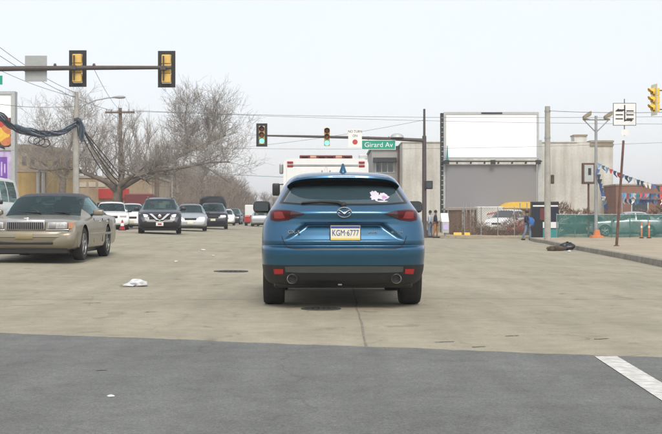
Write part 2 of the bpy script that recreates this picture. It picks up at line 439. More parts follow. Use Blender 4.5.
def split_mesh(me, names, parent, sharp=38):
    res = {}
    mats = list(me.materials)
    for idx, nm in enumerate(names):
        if nm is None: continue
        ps = [p for p in me.polygons if p.material_index == idx]
        if not ps: continue
        groups = [ps]
        if nm in ('side_window', 'windshield'):              # each pane is a part of its own
            par = {}
            def find(i):
                while par.setdefault(i, i) != i: i = par[i]
                return i
            for p in ps:
                a = find(p.vertices[0])
                for i in p.vertices[1:]: par[find(i)] = a
            gd = {}
            for p in ps: gd.setdefault(find(p.vertices[0]), []).append(p)
            groups = list(gd.values())
        for ps in groups:
            mp = {}; v = []; f = []
            for p in ps:
                q = []
                for i in p.vertices:
                    if i not in mp: mp[i] = len(v); v.append(tuple(me.vertices[i].co))
                    q.append(mp[i])
                f.append(q)
            n2 = 'rear_window' if nm == 'windshield' and sum(c[1] for c in v)/len(v) < 0 else nm
            m2 = bpy.data.meshes.new(n2); m2.from_pydata(v, [], f); m2.materials.append(mats[idx])
            m2.polygons.foreach_set('use_smooth', [True]*len(f)); m2.set_sharp_from_angle(angle=R(sharp))
            o = bpy.data.objects.new(n2, m2); col.objects.link(o); o.parent = parent; res[n2] = o
    return res

# loft car: stations from the front bumper backwards: (dist, z_sill, z_belt, w, z_top, w_top, side flag, top flag) flags hold for the segment to the next station
SEDAN = [(.0,.33,.50,.84,.56,.78,0,0),(.05,.28,.56,.93,.61,.84,0,0),(.11,.26,.60,.965,.63,.86,0,0),(.14,.25,.755,.97,.785,.86,0,0),(.22,.24,.785,.98,.815,.84,0,0),
 (.55,.23,.815,.99,.850,.82,0,0),(1.0,.22,.84,.995,.882,.80,0,0),(1.5,.21,.865,.995,.91,.78,0,0),(1.66,.21,.875,.995,.93,.77,0,2),(1.95,.21,.89,.995,1.12,.735,1,2),
 (2.35,.21,.90,.99,1.34,.685,1,0),(2.55,.21,.90,.99,1.395,.66,1,0),(2.98,.21,.90,.99,1.42,.65,0,0),(3.06,.21,.90,.99,1.42,.65,1,0),(3.45,.21,.905,.99,1.405,.64,1,0),
 (3.75,.21,.905,.985,1.365,.60,1,2),(3.95,.21,.91,.985,1.26,.63,0,2),(4.25,.22,.915,.98,1.08,.68,0,2),(4.42,.22,.915,.98,1.0,.72,0,0),(5.1,.25,.90,.96,.975,.76,0,0),(5.3,.30,.86,.92,.92,.76,0,0),(5.38,.36,.74,.86,.78,.72,0,0)]
SUV = [(.0,.34,.50,.72,.56,.60,0,0),(.06,.30,.66,.82,.72,.66,0,0),(.16,.26,.80,.88,.86,.70,0,0),(.35,.24,.90,.905,.95,.72,0,0),(.7,.23,.95,.915,1.01,.72,0,0),
 (1.05,.22,.98,.92,1.05,.71,0,2),(1.35,.22,.995,.92,1.22,.68,1,2),(1.75,.22,1.0,.92,1.45,.62,1,2),(1.85,.22,1.0,.92,1.50,.61,1,0),(2.2,.22,1.0,.92,1.56,.60,1,0),
 (2.5,.22,1.0,.92,1.58,.60,0,0),(2.58,.22,1.0,.92,1.58,.60,1,0),(3.3,.22,1.01,.92,1.57,.59,1,0),(3.5,.22,1.01,.92,1.56,.59,0,0),(3.6,.22,1.02,.92,1.55,.585,1,0),(4.05,.24,1.03,.91,1.50,.57,0,0),
 (4.2,.26,1.03,.90,1.44,.56,0,2),(4.45,.28,1.02,.88,1.12,.62,0,0),(4.55,.34,.9,.85,.95,.65,0,0),(4.6,.40,.7,.80,.74,.66,0,0)]
HATCH = [(.0,.32,.48,.70,.54,.60,0,0),(.08,.27,.62,.80,.68,.64,0,0),(.25,.23,.76,.85,.82,.66,0,0),(.6,.21,.85,.865,.91,.66,0,0),(.95,.21,.88,.87,.96,.66,0,2),(1.3,.21,.90,.87,1.14,.62,1,2),
 (1.7,.21,.90,.87,1.36,.57,1,0),(2.1,.21,.91,.87,1.43,.56,0,0),(2.17,.21,.91,.87,1.43,.56,1,0),(2.9,.21,.92,.87,1.42,.55,1,0),(3.4,.22,.93,.86,1.36,.54,0,2),(3.85,.24,.92,.85,1.06,.58,0,0),(4.15,.30,.85,.81,.92,.6,0,0),(4.25,.38,.66,.76,.7,.6,0,0)]
VAN = [(.0,.36,.55,.80,.60,.70,0,0),(.08,.32,.74,.92,.80,.76,0,0),(.3,.28,.95,.97,1.02,.80,0,0),(.75,.26,1.08,.99,1.15,.82,0,2),(1.1,.26,1.12,.99,1.50,.80,1,2),(1.5,.26,1.12,.99,1.86,.78,1,0),
 (1.75,.26,1.12,.99,1.98,.78,1,0),(2.0,.26,1.12,.99,2.02,.78,0,0),(2.1,.26,1.12,.99,2.02,.78,1,0),(3.1,.26,1.12,.99,2.03,.78,0,0),(3.2,.26,1.12,.99,2.03,.78,1,0),(4.5,.26,1.12,.99,2.02,.78,0,0),(5.0,.3,1.10,.98,1.98,.77,0,0),(5.1,.36,1.0,.94,1.86,.74,0,0)]
def loft_car(root, ST, L, Wd, H, paint, glass, wheels, wr, low=None, roofm=None, sharp=38):
    l0, h0 = ST[-1][0], max(s[4] for s in ST); w0 = max(s[3] for s in ST)
    kx, ky, kz = Wd/2/w0, L/l0, H/h0
    half = []; flags = []
    for (d, zs, zb, w, zt, wt, sf, tf) in ST:
        y = (L/2-d*ky); e = Vector
        belt = (w*.955, zb); edge = (wt, zt-.062*min(1, (zt-zb)/.3+.25))
        def lp(t, bow=.03): return (lerp(belt[0], edge[0], t)+bow*math.sin(math.pi*t)*min(1, (zt-zb)/.4), lerp(belt[1], edge[1], t))
        zm = lerp(zs, zb, .55)
        row = [(0, zs), (w*.86, zs), (w*.955, zs+.05), (w*.985, zs+.16*(zb-zs)+.03), (w, zm), (w*.995, lerp(zm, zb, .6)), (w*.98, zb-.035), belt, lp(.07), lp(.5), lp(.90), edge, (wt*.84, zt-.022*min(1, (zt-zb)/.3+.3)), (wt*.45, zt-.005), (0, zt)]
        half.append([(x*kx, y, z*kz) for x, z in row]); flags.append((sf, tf))
    n = len(half[0]); me_v = []; faces = []; fm = []
    for r in half:
        me_v += r+[(-x, y, z) for (x, y, z) in reversed(r[1:-1])]
    M = 2*n-2
    for i in range(len(half)-1):
        for j in range(M):
            a, b = i*M+j, i*M+(j+1) % M; faces.append((a, b, b+M, a+M))
            jj = j if j < n-1 else M-1-j
            sf, tf = flags[i]; m = 0
            if 8 <= jj <= 9 and sf: m = 1
            elif jj >= 11 and tf == 2: m = 2
            elif jj <= 2 and low: m = 3
            elif roofm and jj >= 10 and ST[i][4] > h0*.78: m = 4
            fm.append(m)
    faces.append(tuple(range(M-1, -1, -1))); fm.append(3 if low else 0)
    k = (len(half)-1)*M; faces.append(tuple(range(k, k+M))); fm.append(0)
    me = bpy.data.meshes.new('tmp'); me.from_pydata(me_v, [], faces)
    for m in (paint, glass, glass, low or paint, roofm or paint, 'black_plastic'): me.materials.append(MATS[m])
    me.polygons.foreach_set('material_index', fm)
    bm = bmesh.new(); bm.from_mesh(me); bmesh.ops.recalc_face_normals(bm, faces=bm.faces); bm.to_mesh(me); bm.free()
    me = cut_arches(me, [(s*Wd/2, L/2-wy*ky, wr, wr*1.17) for wy in wheels for s in (-1, 1)])
    parts = split_mesh(me, ['body', 'side_window', 'windshield', 'sill', 'roof_cover', None], root, sharp)
    for wy in wheels:
        for s in (-1, 1): make_wheel(root, s*(Wd/2-.12), L/2-wy*ky, wr, .21, s)
    if glass == 'teal_glass':
        cow = next(t for t in ST if t[7] == 2); zb = cow[2]*kz; yc = L/2-cow[0]*ky
        mb = MB(); mb.boxb((-Wd*.40, yc-.62, zb-.35), (Wd*.40, yc-.12, zb-.03)); mb.build('dashboard', 'interior', root, 60, .06)
        for sx in (-1, 1):
            for y_, h_ in ((yc-1.25, 0), (yc-2.15, -.03)):
                mb = MB(); mb.boxb((sx*Wd*.205-Wd*.13, y_-.14, .45), (sx*Wd*.205+Wd*.13, y_+.0, zb+.10+h_)); mb.boxb((sx*Wd*.205-Wd*.13, y_+.001, .40), (sx*Wd*.205+Wd*.13, y_+.5, .58)); st_ = mb.build('seat', 'seat_cloth', root, 60, .05); st_['kind'] = 'stuff'
                mb = MB(); mb.box((sx*Wd*.205, y_-.10, zb+.20+h_), (.27, .10, .17)); mb.build('headrest', 'seat_cloth', st_, 60, .04)
        mb = MB(); c_ = Vector((Wd*.205, yc-.75, zb+.0)); mb.tube([c_+Vector((.18*math.cos(q_), -.06*math.sin(q_), .17*math.sin(q_))) for q_ in [6.2832*j/20 for j in range(21)]], .016, 5); mb.build('steering_wheel', 'black_plastic', root, 60)
        mb = MB(); hd = next(t for t in ST if t[4] > h0*.92); mb.box((0, L/2-hd[0]*ky-.10, hd[4]*kz-.13), (.24,.03,.07)); mb.build('inner_mirror', 'black_plastic', root, 60, .015)
    mb = MB(); mb.boxb((-Wd/2*.8, -L/2+.35, .14), (Wd/2*.8, L/2-.3, .34)); mb.build('underbody', 'black_plastic', root, bevel=.03)
    return parts
def pbox(root, name, m, c, d, bevel=.01): 
    mb = MB(); mb.box(c, d); return mb.build(name, m, root, 40, bevel)
def side_mirror(root, m, x, y, z, s, d=(.20,.10,.14)):
    mb = MB(); mb.box((s*(x+d[0]/2), y, z), d); o = mb.build('side_mirror', m, root, 60, .035)
    mb = MB(); mb.tube([(s*(x-.12), y+.02, z-.06), (s*(x+.04), y, z-.03)], .025, 6); mb.build('mirror_arm', 'black_plastic', o, 60); return o

# ------------------------------------------------------------------ the blue SUV ahead
MD = 13.37                                     # measuring distance of the traced points
CD0 = 12.5                                     # where the rear bumper stands
suv = empty('suv', (WX(344.5, CD0), CD0, gz(.15, CD0)), R(1.2), 'metallic blue SUV with twin exhausts and rear wiper stopped in the lane', 'car')
def mx(px, dy=.05): return (px-344.5)*(CD0/.97+dy)/F
def mz(py, dy=.05): return 1-(py-219)*(MD+dy)/F
WT = [(.14,.78),(.205,.84),(.25,.89),(.30,.918),(.40,.938),(.55,.945),(.70,.945),(.85,.942),(.95,.930),(1.03,.895),(1.10,.856),(1.19,.800),(1.30,.745),(1.40,.694),(1.46,.660),(1.50,.620),(1.53,.555),(1.55,.40),(1.56,.2)]
YR = [(.14,.40),(.205,.30),(.23,.17),(.27,.11),(.34,.07),(.42,.05),(.46,.04),(.58,.002),(.645,.0),(.662,.012),(.672,.045),(.69,.055),(.70,.038),(.74,.035),(.80,.045),(.93,.075),(1.0,.075),(1.055,.062),(1.075,.066),(1.10,.085),(1.19,.185),(1.30,.31),(1.39,.41),(1.44,.46),(1.50,.50),(1.54,.55),(1.56,.62)]
YF = [(.14,4.1),(.22,4.3),(.4,4.46),(.6,4.48),(.75,4.44),(.88,4.30),(.94,4.0),(1.0,3.55),(1.04,3.30),(1.10,3.2),(1.30,2.85),(1.45,2.55),(1.52,2.3),(1.56,2.0)]
DR, NR = .55, 3.6
_raw = list(YR)
def _blur(tab, x, w): return sum(k*interp(tab, x+o*w) for o, k in ((-1.5,.12),(-.75,.23),(0,.30),(.75,.23),(1.5,.12)))
YR = [(z/1000, _blur(_raw, z/1000, .008)) for z in range(140, 1561, 4)]
_rw = list(WT); WT = [(z/1000, _blur(_rw, z/1000, .03) if z < 1480 else interp(_rw, z/1000)) for z in range(140, 1561, 10)]
def recess(x, z):
    hw = lerp(.66, .44, clamp((z-.745)/.18, 0, 1))
    m = (1-sst(hw-.05, hw+.05, abs(x)))*sst(.733, .755, z)*(1-sst(.915, .96, z))
    return m*lerp(.012, .085, clamp((z-.745)/.19, 0, 1))
def S(x, z):
    w = interp(WT, z); yr = interp(YR, z); q = clamp(abs(x)/w, 0, .9999)
    return yr+DR*(1-(1-q**NR)**(1/NR))+recess(x, z)
zl = sorted(set([round(.205+.0125*k, 4) for k in range(35)]+[round(.64+.005*k, 4) for k in range(100)]+[round(1.14+.0125*k, 4) for k in range(34)]+[.455]))
ring_rows = []
for z in zl:
    w = interp(WT, z); yr = interp(YR, z); yf = interp(YF, z); row = []
    NX = 120
    for k in range(NX+1):                       # rear face, left to right
        t = -1+2*k/NX; t = math.copysign(1-(1-abs(t))**1.35, t) if True else t
        x = w*clamp(t, -1, 1); row.append((x, S(x, z) if abs(t) < 1 else yr+DR, z))
    df = min(.75, (yf-yr-DR)*.5)
    for k in range(1, 7): row.append((w, lerp(yr+DR, yf-df, k/7), z))
    for k in range(0, 21):
        a = math.pi/2*k/20; row.append((w*math.cos(a)**(2/3.), yf-df+df*math.sin(a)**(2/2.6), z))
    for k in range(19, -1, -1):
        a = math.pi/2*k/20; row.append((-w*math.cos(a)**(2/3.), yf-df+df*math.sin(a)**(2/2.6), z))
    for k in range(6, 0, -1): row.append((-w, lerp(yr+DR, yf-df, k/7), z))
    ring_rows.append(row)
mb = MB(); mb.grid(ring_rows, True); nn = len(ring_rows[0])
mb.f.append(tuple(range(nn-1, -1, -1))); e = (len(zl)-1)*nn; mb.f.append(tuple(range(e, e+nn)))
me = bpy.data.meshes.new('tmp'); me.from_pydata(mb.v, [], mb.f)
for m in ('blue_paint', 'cladding', 'black_plastic'): me.materials.append(MATS[m])
me.polygons.foreach_set('material_index', [1 if max(mb.v[i][2] for i in f) <= .4551 else 0 for f in mb.f])
bm = bmesh.new(); bm.from_mesh(me); bmesh.ops.recalc_face_normals(bm, faces=bm.faces); bm.to_mesh(me); bm.free()
me = cut_arches(me, [(s*.945, y, .345, .40) for y in (.98, 3.55) for s in (-1, 1)], .36)
split_mesh(me, ['body', 'lower_cladding', None], suv, 50)
def patch(name, m, top, bot, nv=6, off=.004, nu=24, parent=suv, rim=.012, surf=S, smooth=50):
    """strip between two polylines given in (x, z), laid on the rear surface, with a small thickness"""
    def rs(pl):
        out = []; seg = [0]
        for a, b in zip(pl, pl[1:]): seg.append(seg[-1]+math.hypot(b[0]-a[0], b[1]-a[1]))
        for k in range(nu+1):
            s = seg[-1]*k/nu
            for i in range(len(seg)-1):
                if s <= seg[i+1]+1e-9:
                    t = (s-seg[i])/max(1e-9, seg[i+1]-seg[i]); out.append((lerp(pl[i][0], pl[i+1][0], t), lerp(pl[i][1], pl[i+1][1], t))); break
        return out
    T, B = rs(top), rs(bot); rows = []
    for j in range(nv+1):
        rows.append([(lerp(a[0], b[0], j/nv), surf(lerp(a[0], b[0], j/nv), lerp(a[1], b[1], j/nv))-off, lerp(a[1], b[1], j/nv)) for a, b in zip(T, B)])
    mb = MB(); mb.grid(rows)
    loop = rows[0]+[r[-1] for r in rows[1:]]+rows[-1][-2::-1]+[r[0] for r in rows[-2:0:-1]]
    mb.grid([loop, [(x, y+rim, z) for x, y, z in loop]], True)
    o = mb.build(name, m, parent, smooth, recalc=False)
    bm = bmesh.new(); bm.from_mesh(o.data); bmesh.ops.remove_doubles(bm, verts=bm.verts, dist=1e-5); bmesh.ops.recalc_face_normals(bm, faces=bm.faces); bm.to_mesh(o.data); bm.free()
    # make sure the outside faces the rear
    if sum(p.normal.y*p.area for p in o.data.polygons) > 0: o.data.flip_normals()
    if smooth: o.data.set_sharp_from_angle(angle=R(smooth))
    return o
P = lambda px, py, dy=.05: (mx(px, dy), mz(py, dy))
def sym(pts): return pts+[(2*344.5-x, y) for x, y in reversed(pts)]
# tailgate window, its black surround and the wiper
patch('window_surround', 'black_plastic', [P(x, y, .42) for x, y in sym([(293,182.5),(310,180.5),(330,180)])], [P(x, y, .2) for x, y in sym([(279.5,203.5),(300,205.2),(325,205.8)])], 14, .004, 40)
rw = patch('rear_window', 'tint_glass', [P(x, y, .40) for x, y in sym([(293.5,187.5),(310,186.6),(330,186.2)])], [P(x, y, .2) for x, y in sym([(283.5,202.3),(300,203.8),(325,204.2)])], 14, .009, 40)
def on_glass(px, py): 
    x, z = P(px, py, .25); return (x, S(x, z)-.022, z)
mb = MB(); mb.tube([on_glass(*p) for p in ((343,205),(338,203),(322,202),(305,203.2),(302,203.6))], [.02,.018,.014,.012,.008], 8)
wp = mb.build('wiper', 'black_plastic', suv, 60)
mb = MB(); mb.lathe([(.035, 0), (.03, -.03), (.005, -.035)], on_glass(344, 205.5), 'y', 16); mb.build('wiper_pivot', 'black_plastic', wp, 60)
# sticker at the lower right of the glass
def blob(name, m, cx, cy, rx, ry, off, parent=rw, n=22, jit=.25):
    mb = MB(); pts = []
    for k in range(n):
        a = 6.2832*k/n; r = 1+rng.uniform(-jit, jit)
        x, z = P(cx+rx*r*math.cos(a), cy+ry*r*math.sin(a), .27); pts.append((x, S(x, z)-off, z))
    c = P(cx, cy, .27); ce = (c[0], S(*c)-off, c[1])
    for k in range(n): mb.poly([ce, pts[k], pts[(k+1) % n]])
    o = mb.build(name, m, parent, recalc=False)
    if sum(p.normal.y for p in o.data.polygons) > 0: o.data.flip_normals()
    return o
blob('sticker', 'sticker_white', 375.5, 196, 4.6, 5.0, .0125, jit=.3); blob('sticker', 'sticker_white', 384, 197, 5.6, 3.8, .0130, jit=.2)
blob('sticker', 'sticker_pink', 385, 197.8, 2.4, 1.5, .0150, jit=.35); blob('sticker', 'sticker_white', 383, 203.0-1.2, 5.5, .7, .0125, jit=.1)
# roof spoiler
mb = MB(); rows = []
for k in range(33):
    u = -1+2*k/32; x = .650*u; dz = -.030*u*u-.080*abs(u)**9; sw = .05*u*u+.14*abs(u)**6
    ed = 1-.75*max(0, abs(u)-.80)/.20
    rows.append([(x, .85, 1.560+dz), (x, .60+sw, 1.568+dz), (x, .44+sw, 1.553+dz), (x, .33+sw, 1.532+dz), (x, .27+sw, 1.510+dz), (x, .262+sw, 1.510+dz-.022*ed), (x, .28+sw, 1.482+dz+.014*(1-ed)), (x, .44+sw, 1.455+dz*.8), (x, .57+sw, 1.45+dz*.8)])
mb.grid(rows); mb.f.append(tuple(range(9))); mb.f.append(tuple(range(32*9+8, 32*9-1, -1)))
sp = mb.build('roof_spoiler', 'blue_paint', suv, 45)
mb = MB(); mb.grid([[(lerp(-.13,.13,k/8), .229, 1.502), (lerp(-.13,.13,k/8), .229, 1.492)] for k in range(9)]); mb.build('brake_light', 'red_dark', sp)
# roof fin
mb = MB(); rows = []
for t, w_, h_ in ((0,.03,.0),(.03,.045,.10),(.06,.045,.112),(.13,.036,.05),(.20,.01,0.0)):
    rows.append([(-w_, .50+t, 1.555), (-w_*.25, .50+t, 1.555+h_), (w_*.25, .50+t, 1.555+h_), (w_, .50+t, 1.555)])
mb.grid(rows); mb.build('roof_fin', 'blue_paint', suv, 60)
# lamps
for s in (1, -1):
    def Q(px, py, dy=.10): 
        x, z = P(px, py, dy); return (s*x*-1, z)
    tl = patch('tail_light', 'red_lens', [Q(270.6,211.2,.30), Q(276,209.9,.2), Q(288,210.5), Q(297,212.2), Q(304.5,214.0)], [Q(271.4,220.5,.30), Q(277,221.9,.2), Q(288,220.6), Q(297,217.0), Q(304.5,214.6)], 8, .010, 26)
    patch('inner_lens', 'red_dark', [Q(291.5,211.6), Q(298,212.8), Q(304,214.0)], [Q(289.5,219.8), Q(297,216.6), Q(304,214.5)], 5, .014, 12, tl)
    patch('lamp_bar', 'lamp_glow', [Q(274.5,212.6,.22), Q(281,212.0,.16), Q(282.6,212.6)], [Q(275,218.8,.22), Q(281,219.2,.16), Q(285.5,218.6)], 4, .0145, 10, tl)
    patch('reflector', 'red_bright', [Q(274.2,269.4,.2), Q(283.5,269.6)], [Q(275.2,274.6,.2), Q(283.5,274.4)], 4, .008, 10)
    # exhaust
    ex, ez = s*-mx(292.3), mz(279.2)
    mb = MB(); mb.lathe([(.040,.10),(.043,-.03),(.052,-.045),(.060,-.035),(.061,.25),(.03,.25)], (ex, .10, ez), 'y', 24); xo = mb.build('exhaust', 'dull_chrome', suv, 50)
    mb = MB(); mb.lathe([(.041,0),(.01,0.002)], (ex, .12, ez), 'y', 24); mb.build('exhaust_bore', 'black_plastic', xo, 50)
    # mirrors
    mb = MB(); mb.box((s*1.035, 2.72, 1.165), (.235, .17, .165)); mo = mb.build('side_mirror', 'black_plastic', suv, 60, .05)
    mb = MB(); mb.tube([(s*.80, 2.76, 1.09), (s*.98, 2.73, 1.11)], [.04,.03], 8); mb.build('mirror_arm', 'black_plastic', mo, 60)
    mb = MB(); mb.box((s*1.04, 2.633, 1.168), (.19, .006, .12)); mb.build('mirror_glass', 'dark_glass', mo, None, .0)
    # side windows
    for (y0, y1) in ((.95, 1.25), (1.32, 2.05), (2.12, 2.82)):
        mb = MB(); rows = []
        for k in range(9):
            z = lerp(1.13, 1.44, k/8); rows.append([(s*(interp(WT, z)+.006), lerp(y0+.25*(z-1.13)*(y0 < 1), min(y1, interp(YF, z)-.82), j/6), z) for j in range(7)])
        mb.grid(rows); mb.build('side_window', 'dark_glass', suv, 60)
    for y in (.98, 3.55): make_wheel(suv, s*.79, y, .345, .245, s, 'rim_metal')
# bumper insert strip, tailgate shut line, sill line
patch('bumper_strip', 'strip_grey', [P(x, y) for x, y in sym([(285,267.2),(300,266.8),(325,266.6)])], [P(x, y) for x, y in sym([(285.5,272.6),(300,273.2),(325,273.4)])], 3, .016, 40)
gap = [(281.5,236.5),(282.5,240.5),(284.5,245),(288,248.3),(294,249.4),(320,250)]
gi = [(282.1,236.5),(283.3,240.4),(285.4,244.7),(288.8,247.4),(295,248.0),(320,248.4)]
patch('tailgate_gap', 'black_plastic', [P(x, y) for x, y in sym(gi)], [P(x, y) for x, y in sym(gap)], 2, .003, 80, rim=.004)
mb = MB(); mb.boxb((-.80, .35, .17), (.80, 4.1, .30)); mb.build('underbody', 'black_plastic', suv, bevel=.03)
mb = MB(); mb.lathe([(.07,-.34),(.09,-.30),(.09,.30),(.07,.34)], (-.25, .65, .25), 'x', 14); mb.build('muffler', 'dull_chrome', suv, 50)
mb = MB(); mb.box((-.045, .30, .245), (.11,.16,.05)); mb.box((-.045,.24,.235),(.05,.10,.05)); mb.build('tow_eye', 'dull_chrome', suv, bevel=.008)
# emblem
ez_ = mz(212.8); eo = S(0, ez_)-.012
mb = MB(); mb.tube([(.078*math.cos(6.2832*k/28), eo, ez_+.058*math.sin(6.2832*k/28)) for k in range(29)], .009, 6, False); em = mb.build('emblem', 'dull_chrome', suv, 60)
mb = MB(); mb.tube([(-.066, eo, ez_+.030), (-.030, eo, ez_+.008), (0, eo-.003, ez_-.016), (.030, eo, ez_+.008), (.066, eo, ez_+.030)], [.006,.009,.010,.009,.006], 6); mb.build('emblem_wings', 'dull_chrome', em, 60)
# number plate
px_, pz_ = mx(345.5), mz(233.4); py_ = min(S(px_, pz_-.08), S(px_, pz_+.08))-.014
mb = MB(); mb.box((px_, py_+.004, pz_), (.350,.012,.185)); fr_ = mb.build('plate_frame', 'black_plastic', suv, bevel=.004)
mb = MB(); mb.box((px_, py_-.004, pz_), (.332,.006,.168)); pt = mb.build('number_plate', 'plate_white', suv, bevel=.002)
mb = MB(); mb.box((px_, py_-.0085, pz_+.068), (.326,.003,.026)); mb.build('plate_band', 'plate_blue', pt)
mb = MB(); mb.box((px_, py_-.0085, pz_-.070), (.326,.003,.022)); mb.build('plate_band', 'plate_yellow', pt)
text('plate_text', 'KGM·6777', .098, (px_, py_-.0085, pz_-.002), 'plate_blue', pt, sx=.70)
def badge(s, px, py, size, sx=1):
    x, z = P(px, py); return text('badge', s, size, (x, min(S(x-.05, z), S(x+.05, z))-.006, z), 'dull_chrome', suv, sx=sx, ex=.004)
badge('CX-5', 294, 232.5, .052, 1.2); badge('AWD', 373, 233, .038, 1.1); badge('SKYACTIV', 397.5, 232.8, .032, .9)
mb = MB(); rows = []
for k in range(9):
    z = lerp(1.06, 1.48, k/8); w = interp(WT, z)-.10; row = []
    for j in range(17):
        x = lerp(-w, w, j/16); wz = interp(WT, z); yf = interp(YF, z); yr = interp(YR, z); df = min(.75, (yf-yr-DR)*.5)
        c = (abs(x)/wz)**1.5; a = math.acos(clamp(c, 0, 1)); row.append((x, yf-df+df*math.sin(a)**(2/2.6)+.006, z))
    rows.append(row)
mb.grid(rows); mb.build('windshield', 'dark_glass', suv, 60)

fit = Matrix.Translation((0, 0, .065)) @ Matrix.Diagonal((.97, 1, .935, 1))
for ch in suv.children:
    if not ch.name.startswith('wheel'): ch.matrix_basis = fit @ ch.matrix_basis

# ------------------------------------------------------------------ the white box truck ahead of it
TD = 29.0
tr = empty('box_truck', (WX(326, TD), TD, gz(0, TD)), R(1.2), 'white box-bodied truck with clearance lights ahead of the blue SUV', 'truck')
tb = gz(0, TD); tw = (369-284)/F*TD/2; th = WZ(158.5, TD)-tb
mb = MB(); rows = []
for y in (0, 3.6):
    c = .12; row = [(-tw, y, .55), (tw, y, .55), (tw, y, th-c), (tw-c*.3, y, th-c*.3), (tw-c, y, th), (-tw+c, y, th), (-tw+c*.3, y, th-c*.3), (-tw, y, th-c)]
    rows.append(row)
mb.grid(rows, True); mb.f.append(tuple(range(8))); mb.f.append(tuple(range(15, 7, -1))); bx_ = mb.build('box_body', 'white_paint', tr, 50)
for s in (-1, 1):
    mb = MB(); mb.boxb((s*.03 if s > 0 else -tw+.08, -.02, .75), (tw-.08 if s > 0 else -.03, -.002, th-.22)); d_ = mb.build('door', 'white_paint', tr, bevel=.01)
    mb = MB(); mb.tube([(s*.10, -.03, .85), (s*.10, -.03, th-.3)], .016, 6); mb.build('latch_bar', 'galv', d_)
    for zc, nm in ((th-.10, 'marker_light'), (th-.19, 'marker_light'), (.72, 'tail_light')):
        mb = MB(); mb.box((s*(tw-.17), -.02, zc), (.15 if nm == 'marker_light' else .10, .04, .05 if nm == 'marker_light' else .16)); mb.build(nm, 'red_bright', tr, bevel=.008)
    mb = MB(); mb.box((s*(tw+.30), 4.3, 1.78), (.22, .08, .36)); m_ = mb.build('side_mirror', 'black_plastic', tr, 60, .04)
    mb = MB(); mb.tube([(s*(tw-.15), 4.35, 1.5), (s*(tw+.28), 4.3, 1.62)], .02, 6); mb.tube([(s*(tw-.15), 4.35, 1.95), (s*(tw+.28), 4.3, 1.92)], .02, 6); mb.build('mirror_arm', 'black_plastic', m_)
    for y in (.9, 4.6): make_wheel(tr, s*(tw-.14), y, .38, .24, s)
mb = MB(); mb.box((0, .20, th+.035), (53/F*TD, .34, .10)); lb = mb.build('light_bar', 'maroon', tr, bevel=.02)
for k in range(6):
    mb = MB(); mb.box(((k-2.5)*.215, .022, th+.035), (.16, .03, .06)); mb.build('lamp', 'amber' if k in (1, 4) else 'red_lens', lb, bevel=.008)
mb = MB(); mb.box((-.02, -.012, th-.17), (tw*1.55, .03, .035)); mb.build('drip_rail', 'galv', tr)
mb = MB(); mb.box((-tw-.06, .3, th-.25), (.10, .14, .26)); mb.build('work_light', 'galv', tr, bevel=.03)
mb = MB(); mb.box((tw-.12, .3, th+.05), (.22, .2, .12)); mb.build('vent', 'frame_grey', tr, bevel=.02)
mb = MB(); rows = []
for z, y1 in ((.5, 5.6), (1.0, 5.65), (1.25, 5.5), (1.35, 5.0), (1.95, 4.4), (2.05, 4.2)):
    rows.append([(-tw*.85, 3.6, z), (tw*.85, 3.6, z), (tw*.85, y1-.15, z), (tw*.7, y1, z), (-tw*.7, y1, z), (-tw*.85, y1-.15, z)])
mb.grid(rows, True); mb.f.append((0,1,2,3,4,5)); mb.f.append(tuple(range(30, 36))); mb.build('cab', 'white_paint', tr, 40)
mb = MB(); mb.boxb((-tw*.7, -.02, .40), (tw*.7, 5.3, .56)); mb.boxb((-tw*.95, -.12, .42), (tw*.95, -.03, .56)); mb.build('chassis', 'black_plastic', tr)

# ------------------------------------------------------------------ the beige sedan
def facing(name, px, d, rot, label, cat='car', group=None, off=0):
    """car whose front centre is at pixel column px and distance d, facing the camera"""
    x = WX(px, d); return empty(name, (x, d, 0), R(180)+rot, label, cat, group)
def seat(root, L):                          # put the root at the car's middle, on the road
    c, s = math.cos(root.rotation_euler.z), math.sin(root.rotation_euler.z)
    fx, fy = -s, c; x, y = root.location.x-fx*L/2, root.location.y-fy*L/2
    root.location = (x, y, gz(x, y))
    dx = gz(x+1, y)-gz(x-1, y); root.rotation_euler.y = 0
sd = facing('sedan', 24.6, 22.3, R(1.0), 'beige four-door sedan with black vinyl roof and chrome grille')
SL = 5.0; seat(sd, SL)
loft_car(sd, SEDAN, SL, 2.0, 1.405, 'beige_paint', 'teal_glass', (.98, 3.85), .335, roofm='vinyl_black')
yf = SL/2; K = .966
pbox(sd, 'grille_frame', 'dull_chrome', (0, yf-.085, .715), (.76,.06,.20), .02)
g_ = pbox(sd, 'grille', 'black_plastic', (0, yf-.058, .705), (.70,.02,.135), .005)
for k in range(17): 
    mb = MB(); mb.box((-.32+.04*k, yf-.045, .705), (.007,.012,.13)); mb.build('slat', 'dull_chrome', g_)
pbox(sd, 'hood_ornament', 'chrome', (0, yf-.14, .835), (.10,.03,.05), .01)
